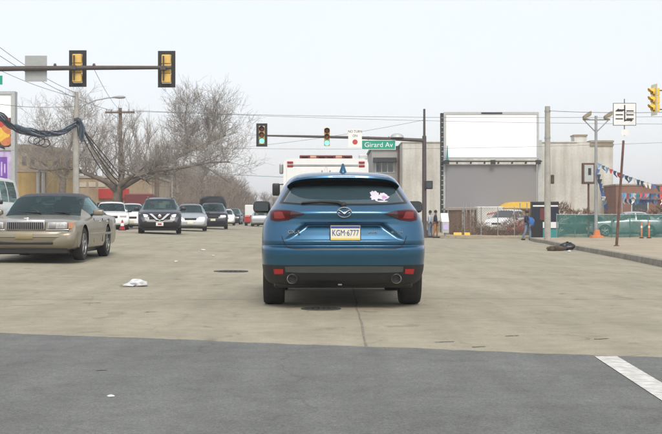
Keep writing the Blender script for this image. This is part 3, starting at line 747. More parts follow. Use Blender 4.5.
for s in (-1, 1):
    hl = pbox(sd, 'headlight', 'lamp_clear', (s*.62, yf-.10, .705), (.40,.10,.135), .035)
    pbox(hl, 'bezel', 'chrome', (s*.62, yf-.11, .622), (.44,.08,.02), .004)
    pbox(hl, 'reflector_bowl', 'dull_chrome', (s*.52, yf-.047, .71), (.13,.01,.11), .004)
    mb = MB(); mb.prism([(s*.83, yf-.065, .645), (s*.935, yf-.14, .645), (s*.935, yf-.14, .775), (s*.83, yf-.065, .775)], (-s*.02, -.10, 0)); mb.build('turn_signal', 'amber', sd, bevel=.008)
    side_mirror(sd, 'beige_paint', .95, yf-2.0, .97, s, (.22,.12,.13))
    mb = MB(); mb.box((s*.985, -.2, .52), (.03, 2.6, .05)); mb.build('side_moulding', 'chrome' if 0 else 'beige_paint', sd, bevel=.01)
    for y in (-.1, -1.0): pbox(sd, 'door_handle', 'chrome', (s*.985, y, .78), (.03,.16,.03), .008)
    for y in (.62, -.40, -1.18):
        mb = MB(); mb.box((s*.985, y, .60), (.012, .010, .50)); mb.build('door_gap', 'black_plastic', sd)
bp = MB(); rows = []
for k in range(25):
    u = -1+2*k/24; x = 1.0*u*.98; y = yf+.03-.20*abs(u)**5-.05*u*u
    rows.append([(x, y-.16, .595), (x, y-.02, .60), (x, y+.01, .57), (x, y+.012, .47), (x, y-.005, .40), (x, y-.05, .30), (x, y-.16, .27)])
bp.grid(rows); bp.f.append(tuple(range(7))); bp.f.append(tuple(range(24*7+6, 24*7-1, -1))); bo = bp.build('front_bumper', 'beige_paint', sd, 50)
pbox(bo, 'lower_intake', 'black_plastic', (0, yf+.0, .365), (1.1,.03,.055), .008)
pbox(bo, 'plate_holder', 'gold_paint', (0, yf+.048, .50), (.34,.012,.10), .004)
mb = MB(); mb.grid([[(r_[3][0], r_[3][1]+.006, .505), (r_[3][0], r_[3][1]+.016, .49), (r_[3][0], r_[3][1]+.006, .475)] for r_ in rows]); mb.build('bumper_strip', 'beige_paint', bo, 60)
mb = MB(); mb.boxb((-.80, yf-.6, .17), (.80, yf-.1, .29)); mb.build('air_dam', 'black_plastic', sd)
# rear view mirror and wipers
mb = MB(); mb.tube([(-.55, yf-1.58, .965), (-.05, yf-1.66, .985)], .012, 5); mb.tube([(.05, yf-1.58, .965), (.55, yf-1.66, .985)], .012, 5); mb.build('wiper', 'black_plastic', sd)

# ------------------------------------------------------------------ the oncoming dark SUV and the traffic behind
rg = facing('suv', 159.7, 48.6, R(8.0), 'dark navy SUV with chrome V grille and lit headlights, oncoming')
RL = 4.6; seat(rg, RL)
loft_car(rg, SUV, RL, 1.86, 1.60, 'navy_paint', 'teal_glass', (.92, 3.6), .345, low='black_plastic')
yf = RL/2
for s in (-1, 1):
    mb = MB(); mb.prism([(s*.50, yf-.12, .81), (s*.86, yf-.34, .87), (s*.85, yf-.28, .76), (s*.52, yf-.07, .70)], (0, .08, 0)); mb.build('headlight', 'lamp_on', rg, bevel=.01)
    pbox(rg, 'fog_light', 'lamp_clear', (s*.62, yf-.04, .40), (.16,.06,.08), .015)
    side_mirror(rg, 'navy_paint', .90, yf-1.45, 1.08, s, (.22,.14,.16))
    mb = MB(); mb.tube([(s*.52, yf-2.0, 1.60), (s*.53, yf-3.9, 1.57)], .022, 6); mb.build('roof_rail', 'dull_chrome', rg, 60)
mb = MB(); mb.boxb((-.44, yf-.10, .60), (.44, yf-.01, .86)); gr = mb.build('grille', 'black_plastic', rg, bevel=.02)
mb = MB()
for s in (-1, 1): mb.prism([(s*.44, yf+.0, .86), (s*.32, yf+.0, .86), (s*.10, yf+.02, .66), (s*.02, yf+.02, .60), (s*.14, yf+.02, .60)], (0, .03, 0))
mb.build('grille_trim', 'chrome', gr)
mb = MB(); mb.lathe([(.075,.0),(.075,.03),(.05,.04),(.01,.042)], (0, yf+.01, .75), 'y', 18); mb.build('emblem', 'chrome', gr, 60)
pbox(rg, 'number_plate', 'sign_white', (0, yf+.02, .42), (.31,.02,.15), .004)
pbox(rg, 'plate_mark', 'red_bright', (0, yf+.033, .42), (.16,.006,.07), 0)
pbox(rg, 'bumper_trim', 'dull_chrome', (0, yf-.01, .52), (1.1,.04,.03), .01)

def simple_front(root, L, Wd, lampz, m='lamp_clear', grille=True):
    yf = L/2
    for s in (-1, 1):
        pbox(root, 'headlight', m, (s*Wd*.33, yf-.12, lampz), (Wd*.18,.14,.13), .03)
        side_mirror(root, 'black_plastic', Wd*.46, yf-1.4, lampz+.28, s, (.20,.12,.13))
    if grille: pbox(root, 'grille', 'black_plastic', (0, yf-.05, lampz-.04), (Wd*.36,.08,.14), .02)
    pbox(root, 'number_plate', 'plate_white', (0, yf+.01, lampz-.22), (.31,.02,.13), .004)
c = facing('hatchback', 190.5, 60, R(7), 'pale silver hatchback with teal windshield behind the dark navy SUV'); seat(c, 4.25)
loft_car(c, HATCH, 4.25, 1.75, 1.45, 'silver_paint', 'teal_glass', (.85, 3.4), .31); simple_front(c, 4.25, 1.75, .66, 'lamp_on')
c = facing('sedan', 111, 58, R(10), 'white sedan behind the beige one by the tree'); seat(c, 4.7)
loft_car(c, SEDAN, 4.7, 1.82, 1.46, 'white_paint', 'teal_glass', (.98, 3.85), .32); simple_front(c, 4.7, 1.82, .68)
c = facing('hatchback', 131, 63, R(10), 'white hatchback between the white sedan and the navy SUV'); seat(c, 4.1)
loft_car(c, HATCH, 4.1, 1.72, 1.44, 'white_paint', 'teal_glass', (.85, 3.4), .31); simple_front(c, 4.1, 1.72, .66)
c = facing('minivan', -47, 33, R(4), 'white minivan half hidden behind the beige sedan'); seat(c, 5.0)
loft_car(c, VAN, 5.0, 1.98, 1.90, 'white_paint', 'teal_glass', (.95, 4.0), .34); simple_front(c, 5.0, 1.98, .80)
# dark pickup carrying a load
c = facing('pickup_truck', 213, 72, R(6), 'dark pickup truck piled with a covered load', 'pickup'); seat(c, 5.2)
PICK = [(a*1.0, b, z1, w, min(z2, 9), w2, sf, tf) for (a, b, z1, w, z2, w2, sf, tf) in SUV[:11]]+[(2.75,.22,1.0,.92,1.50,.60,0,2),(2.85,.24,1.0,.92,1.04,.80,0,0),(4.9,.26,1.0,.92,1.02,.80,0,0),(5.1,.34,.95,.90,.97,.8,0,0),(5.2,.4,.7,.86,.74,.76,0,0)]
loft_car(c, PICK, 5.2, 1.9, 1.70, 'navy_paint', 'teal_glass', (.95, 4.05), .36); simple_front(c, 5.2, 1.9, .80, 'lamp_on')
mb = MB(); rows = []
for z, k in ((1.0, .86), (1.5, .9), (1.9, .86), (2.08, .7), (2.12, .3)):
    rows.append([(k*math.copysign(abs(math.cos(a))**.6, math.cos(a))*(1+rng.uniform(-.05,.05)), -1.45+1.0*k*math.copysign(abs(math.sin(a))**.6, math.sin(a)), z+rng.uniform(-.05,.05)) for a in [6.2832*j/18 for j in range(18)]])
mb.grid(rows, True); mb.f.append(tuple(range(4*18, 5*18))); mb.build('load', 'steel_dark', c, 60)
# far-off traffic
def far_car(name, px, d, paint, label, ST=HATCH, L=4.3, Wd=1.75, H=1.45, rot=0, away=False, group=None):
    x = WX(px, d); r = empty(name, (x, d, gz(x, d)), (0 if away else R(180))+R(rot), label, 'car', group)
    loft_car(r, ST, L, Wd, H, paint, 'teal_glass', (.85*L/4.25, 3.4*L/4.25), .32); simple_front(r, L, Wd, .66, 'lamp_on' if not away else 'lamp_clear')
    for s in (-1, 1): pbox(r, 'tail_light', 'red_lens', (s*Wd*.40, -L/2+.10, .80), (.16,.12,.14), .02)
    return r
far_car('hatchback', 225.5, 104, 'white_paint', 'small white car down the avenue just behind the loaded pickup', rot=4)
far_car('suv', 233, 118, 'navy_paint', 'dark car far down the avenue under the bare trees', SUV, 4.5, 1.85, 1.65)
far_car('suv', 241.5, 140, 'navy_paint', 'second dark car farther down the avenue', SUV, 4.5, 1.85, 1.65)
far_car('sedan', 261.5, 104, 'silver_paint', 'silver sedan driving away beside the small red truck', SEDAN, 4.8, 1.85, 1.45, 2, True)
x = WX(252, 108); t2 = empty('delivery_truck', (x, 108, gz(x, 108)), R(2), 'small truck with white box above a red tail', 'truck')
mb = MB(); mb.boxb((-.62, -1.2, .95), (.62, 1.2, 1.95)); mb.build('box_body', 'white_paint', t2, bevel=.05)
mb = MB(); mb.boxb((-.66, -1.25, .32), (.66, 2.2, .95)); mb.boxb((-.6, 1.25, .9), (.6, 2.1, 1.5)); mb.build('body', 'red_paint', t2, bevel=.06)
for s in (-1, 1):
    for y in (-.7, 1.6): make_wheel(t2, s*.56, y, .30, .18, s)
# red box truck behind the navy SUV
x = WX(141, 72); t3 = empty('box_truck', (x, 72, gz(x, 72)), R(4), 'dull red box truck parked behind the navy SUV', 'truck')
mb = MB(); mb.boxb((-.85, -1.6, .7), (.85, 1.6, 2.1)); mb.build('box_body', 'maroon', t3, bevel=.05)
mb = MB(); mb.boxb((-.9, 1.65, .5), (.9, 3.0, 1.2)); mb.boxb((-.85, 1.65, 1.2), (.85, 2.5, 1.9)); mb.build('cab', 'maroon', t3, bevel=.08)
mb = MB(); mb.boxb((-.75, -1.5, .35), (.75, 2.9, .68)); mb.build('chassis', 'black_plastic', t3)
for s in (-1, 1):
    for y in (-.8, 2.3): make_wheel(t3, s*.85, y, .36, .22, s)

# ------------------------------------------------------------------ traffic signals
def signal_head(root, c, front, plate=True, lit=2, scale=1.0, bright=False, name='signal_head', plate_m='signal_black'):
    """three-lamp head centred at c; front = -1 faces the camera, +1 away from it, 'x' faces left"""
    k = scale; e = empty('tmp', c); e.name = name; e.parent = root; e.scale = (k, k, k)
    del_ = e
    if front == 'x': e.rotation_euler.z = R(-82)
    elif front == 1: e.rotation_euler.z = R(180)
    # local: lenses look along -Y
    hm = 'signal_bright' if bright else 'signal_yellow'
    mb = MB()
    for j in range(3): mb.box((0, 0, (1-j)*.355), (.34, .20, .345))
    ho = mb.build('housing', hm, root, None, .025); ho.matrix_local = e.matrix_basis
    def add(mb, nm, m, par, **kw):
        o = mb.build(nm, m, par, **kw); return o
    if plate:
        mb = MB(); y0 = -.085
        for (x0, x1, z0, z1) in ((-.33, -.172, -.69, .69), (.172, .33, -.69, .69), (-.172, .172, .537, .69), (-.172, .172, -.69, -.537)):
            mb.boxb((x0, y0-.004, z0), (x1, y0+.004, z1))
        add(mb, 'backplate', plate_m, ho)
    for j in range(3):
        zc = (1-j)*.355; m = ('lens_red_off', 'lens_amber_off', 'lens_green_on' if lit == 2 else 'lens_green_on')[j]
        if lit is None: m = ('lens_red_off', 'lens_amber_off', 'lens_red_off')[j]
        mb = MB(); mb.lathe([(.15, -.10), (.13, -.125), (.08, -.14), (.01, -.145)], (0,0,zc), 'y', 24); add(mb, 'lens', m, ho, smooth=60)
        mb = MB(); n = 20; rows = []
        for q in range(n+1):
            a = R(-40)+R(260)*q/n; L = .10+.17*max(0, math.sin(a))**.5 if math.sin(a) > 0 else .10
            rows.append([(.158*math.cos(a), -.10, zc+.158*math.sin(a)), (.165*math.cos(a), -.10-L, zc+.165*math.sin(a)), (.155*math.cos(a), -.10-L, zc+.155*math.sin(a)), (.150*math.cos(a), -.10, zc+.150*math.sin(a))])
        mb.grid(rows); add(mb, 'visor', 'signal_black' if not bright else hm, ho, smooth=50)
        mb = MB(); mb.box((0, .104, zc), (.30, .02, .315)); add(mb, 'door', hm, ho, bevel=.01)
    bpy.data.objects.remove(e)
    return ho

# far mast arm facing us
FD = 67.0; fs = F/FD
fx = WX(424.3, FD); fzb = gz(fx, FD)
m = empty('traffic_signal', (fx, FD, fzb), 0, 'mast arm over the far crossing with green lights and street sign', 'traffic light')
def L3(px, py, d=FD): return (WX(px, d)-fx, d-FD, WZ(py, d)-fzb)
mb = MB(); mb.tube([(0,0,0), (0,0,.45)], .22, 12); mb.tube([(0,0,.3), L3(424.3, 136)], [.135,.12], 12); mb.tube([L3(424.3,136), L3(424.3,109)], [.075,.065], 10); mb.build('pole', 'arm_dark', m, 40)
mb = MB(); mb.tube([L3(424,140.5), L3(395,139), L3(355,137.6), L3(300,136.3), L3(263,135.6)], [.115,.10,.085,.07,.05], 10); mb.build('mast_arm', 'arm_dark', m, 60)
a = L3(262, 135.3); signal_head(m, (a[0], -.10, a[2]), -1, True, scale=.98)
a = L3(327, 137.2); signal_head(m, (a[0], -.16, a[2]), -1, False, scale=.98)
# no-turn sign
a = L3(355, 138.2); sw, sh = 13.6/fs, 18/fs
mb = MB(); mb.box((a[0], -.12, a[2]), (sw, .015, sh)); sg = mb.build('turn_sign', 'sign_white', m)
for zz, t_ in ((.36, 'NO TURN'), (.12, 'ON')):
    text('lettering', t_, .20, (a[0], -.132, a[2]+zz*sh), 'ink', sg, sx=.9)
mb = MB(); mb.lathe([(.15,-.014),(.01,-.016)], (a[0], -.12, a[2]-.22*sh), 'y', 24); mb.build('red_disc', 'sign_red', sg)
# street name sign
a = L3(378.5, 145); sw, sh = 34/fs, 9.6/fs
mb = MB(); mb.box((a[0], -.13, a[2]), (sw, .02, sh)); sg = mb.build('street_sign', 'sign_white', m)
mb = MB(); mb.box((a[0], -.142, a[2]), (sw-.06, .01, sh-.06)); mb.build('green_face', 'sign_green', sg)
text('lettering', 'Girard Av', .40, (a[0], -.150, a[2]-.01), 'sign_white', sg, sx=1.02, ex=.002)
mb = MB()
for dx in (-.6, .6): mb.box((a[0]+dx, -.07, a[2]+.34), (.05, .12, .30))
mb.build('bracket', 'arm_dark', m)
a = L3(397, 137); mb = MB(); mb.lathe([(.40,0),(.38,.10),(.28,.20),(.12,.25),(.01,.26)], (a[0], 0, a[2]-.04), 'z', 20); mb.build('dome', 'frame_grey', m, 60)
a = L3(428.5, 185); mb = MB(); mb.box((a[0], -.05, a[2]), (.46,.42,.48)); pdh = mb.build('pedestrian_signal', 'signal_black', m, None, .03)
mb = MB(); mb.box((a[0]-.30,-.02,a[2]),(.16,.06,.06)); mb.build('clamp', 'arm_dark', pdh)
mb = MB(); mb.box((a[0]+.02,-.275,a[2]),(.30,.03,.34)); mb.build('face', 'dark_glass', pdh)
# near mast arm with the backs of its signals to us
ND = 43.0; nx = WX(-42, ND); nzb = gz(nx, ND)
m = empty('traffic_signal', (nx, ND, nzb), 0, 'mast arm of backward-facing signals with yellow housings', 'traffic light')
def L4(px, py, d=ND): return (WX(px, d)-nx, d-ND, WZ(py, d)-nzb)
mb = MB(); mb.tube([(0,0,0), (0,0,.5)], .25, 12); mb.tube([(0,0,.3), (0,0,L4(0,52)[2])], [.15,.12], 12); mb.build('pole', 'arm_dark', m, 40)
mb = MB(); mb.tube([L4(-42,69.5), L4(20,68.6), L4(90,67.9), L4(171,67.6)], [.105,.095,.085,.065], 10); mb.build('mast_arm', 'arm_dark', m, 60)
for px, py in ((76, 67.6), (165.5, 68.2)):
    a = L4(px, py); h = signal_head(m, (a[0], .22, a[2]), 1, True, scale=1.0)
    mb = MB(); mb.tube([(a[0]-.08, .02, a[2]-.46), (a[0]-.08, .02, a[2]+.46)], .035, 6); mb.box((a[0]-.08, 0, a[2]), (.20,.24,.14)); mb.build('mount', 'arm_dark', m)
a = L4(35, 68.2); mb = MB(); mb.box((a[0], .14, a[2]), (22/F*ND, .02, 26/F*ND)); sb_ = mb.build('sign_panel', 'sign_back', m)
mb = MB()
for k in range(3): mb.box((a[0]-.2+.2*k, .05, a[2]), (.07, .26, .10))
mb.build('sign_clamp', 'arm_dark', sb_)
a = L4(-8, 80); mb = MB(); mb.box((a[0], .05, a[2]), (20/F*ND, .02, 9/F*ND)); gs_ = mb.build('street_sign', 'sign_green', m)
mb = MB(); mb.box((a[0]-.2, .03, a[2]+.28), (.05,.05,.34)); mb.build('bracket', 'arm_dark', gs_)
mb = MB()
for px in (55, 94):
    a = L4(px, 66); mb.lathe([(.05,-.08),(.06,.02),(.04,.09)], (a[0], 0, a[2]), 'z', 8)
mb.build('detector', 'arm_dark', m)['kind'] = 'stuff'
# right-hand signal on its pole just out of frame, seen from the side
RD = 51.0; rx = WX(676, RD); rzb = gz(rx, RD)+KH-.01
m = empty('traffic_signal', (rx, RD, rzb), 0, 'yellow signal head turned sideways on a side pole', 'traffic light')
def L5(px, py, d=RD): return (WX(px, d)-rx, d-RD, WZ(py, d)-rzb)
mb = MB(); mb.tube([(0,0,0),(0,0,.4)], .2, 12); mb.tube([(0,0,.3),(0,0,L5(0,70)[2])], [.13,.10], 12); mb.build('pole', 'arm_dark', m, 40)
a = L5(656, 100); signal_head(m, a, 'x', True, lit=None, bright=True, plate_m='plate_white')
mb = MB()
for dz in (-.42, .42): mb.tube([(a[0]+.1, 0, a[2]+dz), (0, 0, a[2]+dz)], .03, 6)
mb.build('bracket', 'arm_dark', m)

# ------------------------------------------------------------------ poles and wires on the right
CD = 57.0; cx_ = WX(547.5, CD)
m = empty('utility_pole', (cx_, CD, gz(cx_, CD)+KH-.02), 0, 'thick pale concrete pole at the kerb by the bags', 'pole')
hh = WZ(106, CD)-gz(cx_, CD)-KH
mb = MB(); mb.tube([(0,0,0),(0,0,hh)], [.165,.13], 14); mb.build('shaft', 'concrete_pole', m, 40)
mb = MB(); mb.tube([(0,0,hh-.28),(0,0,hh-.2)], .15, 14); mb.tube([(0,0,hh-1.6),(0,0,hh-1.52)], .152, 14); mb.build('band', 'galv', m, 40)
mb = MB(); mb.box((.24, -.05, WZ(179, CD)-gz(cx_, CD)-KH), (.14,.2,.45)); mb.build('junction_box', 'cardboard', m, None, .03)
# span wire from that pole to the side pole, and the lane sign hanging on it
pA = Vector((cx_, CD, gz(cx_, CD)+KH+hh-.24)); pB = Vector((rx, RD, WZ(112.0, RD)))
def sag(a, b, s, n=24): return [a.lerp(b, k/n)-Vector((0,0,4*s*(k/n)*(1-k/n))) for k in range(n+1)]
def wire(pts, r, label, m='wire', n=5, name='overhead_wire', cat='wire', group=None):
    mb = MB(); mb.tube(pts, r, n); return tag(mb.build(name, m, None, 60), label, cat, group)
wire(sag(pA, pB, .06), .012, 'thin span wire holding the lane arrow sign')
t_ = (WX(625.7, 53)-pA.x)/(pB.x-pA.x); pS = pA.lerp(pB, t_)-Vector((0,0,.04))
ld = pS.y; px_m = ld/F
m = empty('lane_sign', (pS.x, pS.y-.05, pS.z), 0, 'white lane-use sign with black arrows hanging from the span wire', 'sign')
zc = WZ(114.5, ld)-pS.z; sw, sh = 23*px_m, 22.5*px_m
mb = MB(); mb.box((0,0,zc), (sw,.02,sh)); sg = mb.build('panel', 'ink', m)
mb = MB(); mb.box((0,-.012,zc), (sw-.05,.012,sh-.05)); fa = mb.build('face', 'sign_white', sg)
def arrow(p0, p1, w, hw):                     # straight black stroke with a head, in the sign's plane
    a, b = Vector((p0[0],0,p0[1])), Vector((p1[0],0,p1[1])); d = (b-a).normalized(); q = Vector((-d.z,0,d.x)); o = Vector((0,-.021,zc))
    mb.prism([o+a-q*w, o+b-d*hw*1.3-q*w, o+b-d*hw*1.3+q*w, o+a+q*w], (0,.006,0)); mb.prism([o+b, o+b-d*hw*1.4+q*hw, o+b-d*hw*1.4-q*hw], (0,.006,0))
mb = MB(); h2 = sh/2-.08; w2 = sw/2-.08
arrow((0,-h2*.75), (0,h2*.98), .030, .001); arrow((.0,h2*.45), (-w2*.85,h2*.45), .034, .08); arrow((0,-h2*.62), (w2*.85,-h2*.62), .034, .08)
mb.build('arrow', 'ink', fa)
mb = MB()
for zz in (.15, -.02, -.2): 
    for s in (-1, 1): mb.box((s*w2*.55, -.021, zc+zz*sh), (w2*.75, .005, .055))
lt = mb.build('lettering', 'ink', fa)
mb = MB(); mb.tube([(0,.03,WZ(99,ld)-pS.z), (0,.03,WZ(136,ld)-pS.z)], .022, 6); mb.box((0,.05,0),(.08,.06,.10)); mb.build('hanger', 'arm_dark', m)
mb = MB(); mb.box((.02,0,WZ(132.5,ld)-pS.z), (8*px_m,.015,6*px_m)); mb.build('lower_plate', 'sign_white', m)
# rusty leaning post
pb = ground(616.5, 246, KH); dd = pb.y
m = empty('leaning_post', (pb.x, pb.y, gz(pb.x, pb.y)+KH-.02), 0, 'rusty thin post leaning on the pavement before the netting', 'post')
tp = W(623.5, 140, dd); mb = MB(); mb.tube([(0,0,0), (tp.x-pb.x, 0, tp.z-pb.z)], [.055,.045], 8); mb.build('shaft', 'rust', m, 40)
mb = MB(); mb.tube([(0,0,0.0),(0.0,0,.05)], [.12,.10], 8); mb.build('base', 'rust', m, 40)
# floodlight pole
LD = 62.0; lx = WX(596, LD); lz = gz(lx, LD)+KH-.02
m = empty('floodlight_pole', (lx, LD, lz), 0, 'grey pole with twin floodlights on a braced crossbar', 'floodlight')
def L6(px, py): return (WX(px, LD)-lx, 0, WZ(py, LD)-lz)
mb = MB(); mb.tube([(0,0,0), L6(596,116)], [.10,.075], 12); mb.build('shaft', 'galv', m, 40)
mb = MB(); mb.tube([L6(583,119.5), L6(610,119.5)], .05, 8); mb.tube([L6(584,120), L6(596,132.5)], .035, 6); mb.tube([L6(608.5,120), L6(596,132.5)], .035, 6); mb.build('crossbar', 'galv', m, 40)
for px, s in ((587, -1), (608, 1)):
    a = L6(px, 115.5); mb = MB(); rows = []
    for t, w_, h_ in ((-.24,.10,.07),(-.20,.16,.10),(.12,.20,.13),(.22,.20,.12),(.24,.14,.08)):
        rows.append([(a[0]+t*.9, y_, a[2]+z_+t*.55) for y_, z_ in ((-w_,-h_),(w_,-h_),(w_,h_),(-w_,h_))])
    mb.grid(rows, True); mb.f.append((0,1,2,3)); mb.f.append((16,17,18,19)); mb.build('floodlight', 'stucco_trim', m, 40, .02)
    mb = MB(); mb.tube([(a[0],0,a[2]-.15), L6(px,119.5)], .035, 6); mb.build('knuckle', 'galv', m)
mb = MB(); mb.lathe([(.42,0),(.40,.10),(.2,.16),(.15,.45)], (0.05,0,0.0), 'z', 8); mb.build('base_guard', 'orange', m, 30)
# box sign on a brown post
BD = 66.0; bx0 = WX(588.5, BD); bz0 = gz(bx0, BD)+.14
m = empty('box_sign', (bx0, BD, bz0), 0, 'small framed box sign on a brown post before the pale building', 'sign')
zt = WZ(163, BD)-bz0; zb_ = WZ(184, BD)-bz0
mb = MB(); mb.tube([(0,0,0),(0,0,zb_+.05)], .06, 8); mb.build('post', 'rust', m, 40)
mb = MB(); mb.box((-.02,0,(zt+zb_)/2), (12/F*BD,.40,zt-zb_)); bx1 = mb.build('box', 'rust', m, bevel=.03)
mb = MB(); mb.box((-.02,-.205,(zt+zb_)/2), (9/F*BD,.02,(zt-zb_)*.80)); mb.build('face', 'frame_grey', bx1)
mb = MB(); mb.box((.02,-.218,(zt+zb_)/2+.1), (3/F*BD,.006,.4)); mb.build('mark', 'steel_dark', bx1)
# pennant strings
def pennants(a, b, s, n, colors, size, label, extra=None):
    e = empty('pennant_string', a, 0, label, 'pennants'); pts = [p-a for p in sag(a, b, s, 30)]
    mb = MB(); mb.tube(pts, .010, 4); mb.build('cord', 'wire', e)
    for k in range(n):
        t = (k+.5)/n*30; i = int(t); p = pts[i].lerp(pts[min(i+1, 30)], t-i); w_ = size*rng.uniform(.8, 1.15); h_ = size*rng.uniform(1.0, 1.7); q = rng.uniform(-.18, .18)
        mb = MB(); mb.grid([[p+Vector((-w_/2, -.02, 0)), p+Vector((0, -.03, .01)), p+Vector((w_/2, -.02, 0))], [p+Vector((-w_*.32, -.02+q*.4, -h_*.5)), p+Vector((0, q*.4+.03, -h_*.5)), p+Vector((w_*.32, q*.4, -h_*.5))], [p+Vector((-.03+q, q, -h_)), p+Vector((q, q, -h_)), p+Vector((.03+q, q, -h_))]])
        mb.build('pennant', rng.choice(colors), e, 60)
    return e
CO = ['blue', 'sky_blue', 'sign_white', 'sign_red', 'blue', 'cable_blue']
pennants(W(597.5, 163, LD-.15), W(700, 192, 60), .30, 26, CO, .22, 'pennant string from the floodlight pole over the lot')
pennants(W(597.3, 167, LD-.15), W(606, 206, 61.5), .10, 9, ['sign_white', 'blue', 'cable_blue'], .24, 'pennants hanging down slackly beside the floodlight pole')
pennants(W(622, 193, 74), W(720, 190, 74), .12, 44, CO+['sign_red','teal'], .24, 'dense blue and red pennants before the brick building')
pennants(W(622, 199, 74.3), W(720, 197, 74.3), .10, 40, CO, .24, 'lower pennant row before the brick building')
for px in (622, 720):
    x = WX(px, 74.15); m = empty('pennant_post', (x, 74.15, gz(x, 74)+.14), 0, 'slim steel post holding up the pennants before the brick building', 'post', 'pennant posts')
    mb = MB(); mb.tube([(0,0,0),(0,0,2.7)], .04, 8); mb.build('shaft', 'galv', m, 40)
    mb = MB(); mb.box((0,0,.03),(.22,.22,.06)); mb.build('foot', 'kerb_stone', m)

# ------------------------------------------------------------------ green netting fence
GD = 62.8
fe = empty('netting_fence', (WX(557, GD), GD, gz(9, GD)+KH-.02), 0, 'chain fence hung with teal green netting along the lot', 'fence')
fx0 = fe.location.x; gz0 = fe.location.z; Lf = WX(740, GD)-fx0; Hf = WZ(214.5, GD)-gz0
mb = MB(); nn = 40; rows = []
for j in range(6): rows.append([(Lf*k/nn, .04*math.sin(k*1.1)*math.sin(j), .04+(Hf-.06)*j/5+.02*math.sin(k*.8)) for k in range(nn+1)])
mb.grid(rows); mb.build('netting', 'green_netting', fe, 180)
for k in range(11):
    mb = MB(); mb.tube([(Lf*k/10,.06,0),(Lf*k/10,.06,Hf+.06)], .03, 8); mb.build('post', 'galv', fe, 40)
mb = MB(); mb.tube([(0,.06,Hf),(Lf,.06,Hf)], .022, 6); mb.build('rail', 'galv', fe, 40)
# parked cars behind the netting
c = empty('sedan', (WX(628, 69.5), 69.5, gz(9, 70)+.14), R(88), 'pale teal sedan parked side-on behind the green netting', 'car')
loft_car(c, SEDAN, 4.9, 1.85, 1.50, 'silver_paint', 'teal_glass', (.98, 3.85), .33); simple_front(c, 4.9, 1.85, .68)
c = empty('hatchback', (WX(668, 71), 71, gz(9, 70)+.14), R(95), 'white hatchback parked side-on behind the green netting', 'car')
loft_car(c, HATCH, 4.3, 1.8, 1.50, 'white_paint', 'teal_glass', (.85, 3.4), .33); simple_front(c, 4.3, 1.8, .68)
c = empty('hatchback', (WX(578, 71), 71, gz(9, 70)+.14), R(92), 'navy hatchback parked side-on behind the green netting', 'car')
loft_car(c, HATCH, 4.3, 1.8, 1.30, 'navy_paint', 'teal_glass', (.85, 3.4), .33); simple_front(c, 4.3, 1.8, .62)
# orange posts on the pavement before the fence
for px in (641.5, 649):
    x = WX(px, 60.5); m = empty('delineator_post', (x, 60.5, gz(x, 60.5)+KH-.01), 0, 'slim orange post on the pavement before the green netting', 'post', 'orange posts before the netting')
    mb = MB(); mb.tube([(0,0,0),(0,0,.86)], .045, 10); mb.build('shaft', 'orange', m, 40)
    mb = MB(); mb.tube([(0,0,.55),(0,0,.66)], .048, 10); mb.build('band', 'sign_white', m, 40)
    mb = MB(); mb.lathe([(.14,0),(.12,.05),(.05,.07)], (0,0,0), 'z', 12); mb.build('base', 'rubber', m, 40)
# dead hedge above the fence
mb = MB()
for k in range(9000):
    x = rng.uniform(WX(545, 78), WX(720, 78)); y = 78+rng.uniform(-.5, .5); z = .14+gz(8, 78)+rng.uniform(0, 1.9)*(.75+.25*math.sin(x*.9)+.12*math.sin(x*3.7))
    d = Vector((rng.uniform(-1,1), rng.uniform(-1,1), rng.uniform(-.2,1.2))).normalized()*rng.uniform(.15,.45); w_ = rng.uniform(.015,.05); p = Vector((x,y,z))
    mb.poly([p+Vector((-w_,0,0)), p+Vector((w_,0,0)), p+d])
tag(mb.build('hedge', 'dry_hedge', recalc=False), 'dead brown hedge above the green netting', 'hedge')

# bags of rubbish by the kerb
g = ground(560, 250.5)
def lump(name, m, c, r, label, cat, seed, parent=None, sq=(1,1,.8), det=3):
    q = random.Random(seed); bm = bmesh.new(); bmesh.ops.create_icosphere(bm, subdivisions=det, radius=1)
    ph = [(Vector((q.uniform(-1,1), q.uniform(-1,1), q.uniform(-1,1))).normalized(), q.uniform(2,6), q.uniform(0,6)) for _ in range(9)]
    for v in bm.verts:
        n_ = v.co.normalized(); k = 1+sum(.06*math.sin(f*n_.dot(d)*2+o) for d, f, o in ph)
        v.co = Vector((n_.x*r*k*sq[0], n_.y*r*k*sq[1], max(-.55, n_.z)*r*k*sq[2]))
    zmin = min(v.co.z for v in bm.verts)
    for v in bm.verts: v.co.z -= zmin
    me = bpy.data.meshes.new(name); bm.to_mesh(me); bm.free(); me.materials.append(MATS[m])
    me.polygons.foreach_set('use_smooth', [True]*len(me.polygons))
    o = bpy.data.objects.new(name, me); col.objects.link(o); o.location = c
    if parent: o.parent = parent
    if label: tag(o, label, cat)
    return o
g = ground(566, 250.3); b_ = lump('rubbish_bag', 'trash_black', (g.x, g.y, g.z), .26, 'black rubbish bag dumped at the kerb', 'bag', 3, None, (1.15,.9,.72))
mb = MB(); mb.lathe([(.05,.22),(.03,.28),(.06,.33),(.02,.32)], (.05,0,0), 'z', 9); mb.build('knot', 'trash_black', b_, 60)
g = ground(556.0, 250.8); b_ = lump('rubbish_heap', 'cardboard', (g.x, g.y, g.z), .30, 'brown heap of rubbish beside the black bag', 'rubbish', 5, None, (1.15,.8,.36))
mb = MB(); mb.box((-.1,-.2,.10),(.34,.02,.16)); mb.build('cardboard_flap', 'cardboard', b_)
g = ground(569, 252); lump('paper_scrap', 'bag_white', (g.x, g.y, g.z), .06, 'white scrap of paper under the black bag', 'litter', 8, None, (1.2,.8,.6), 2)
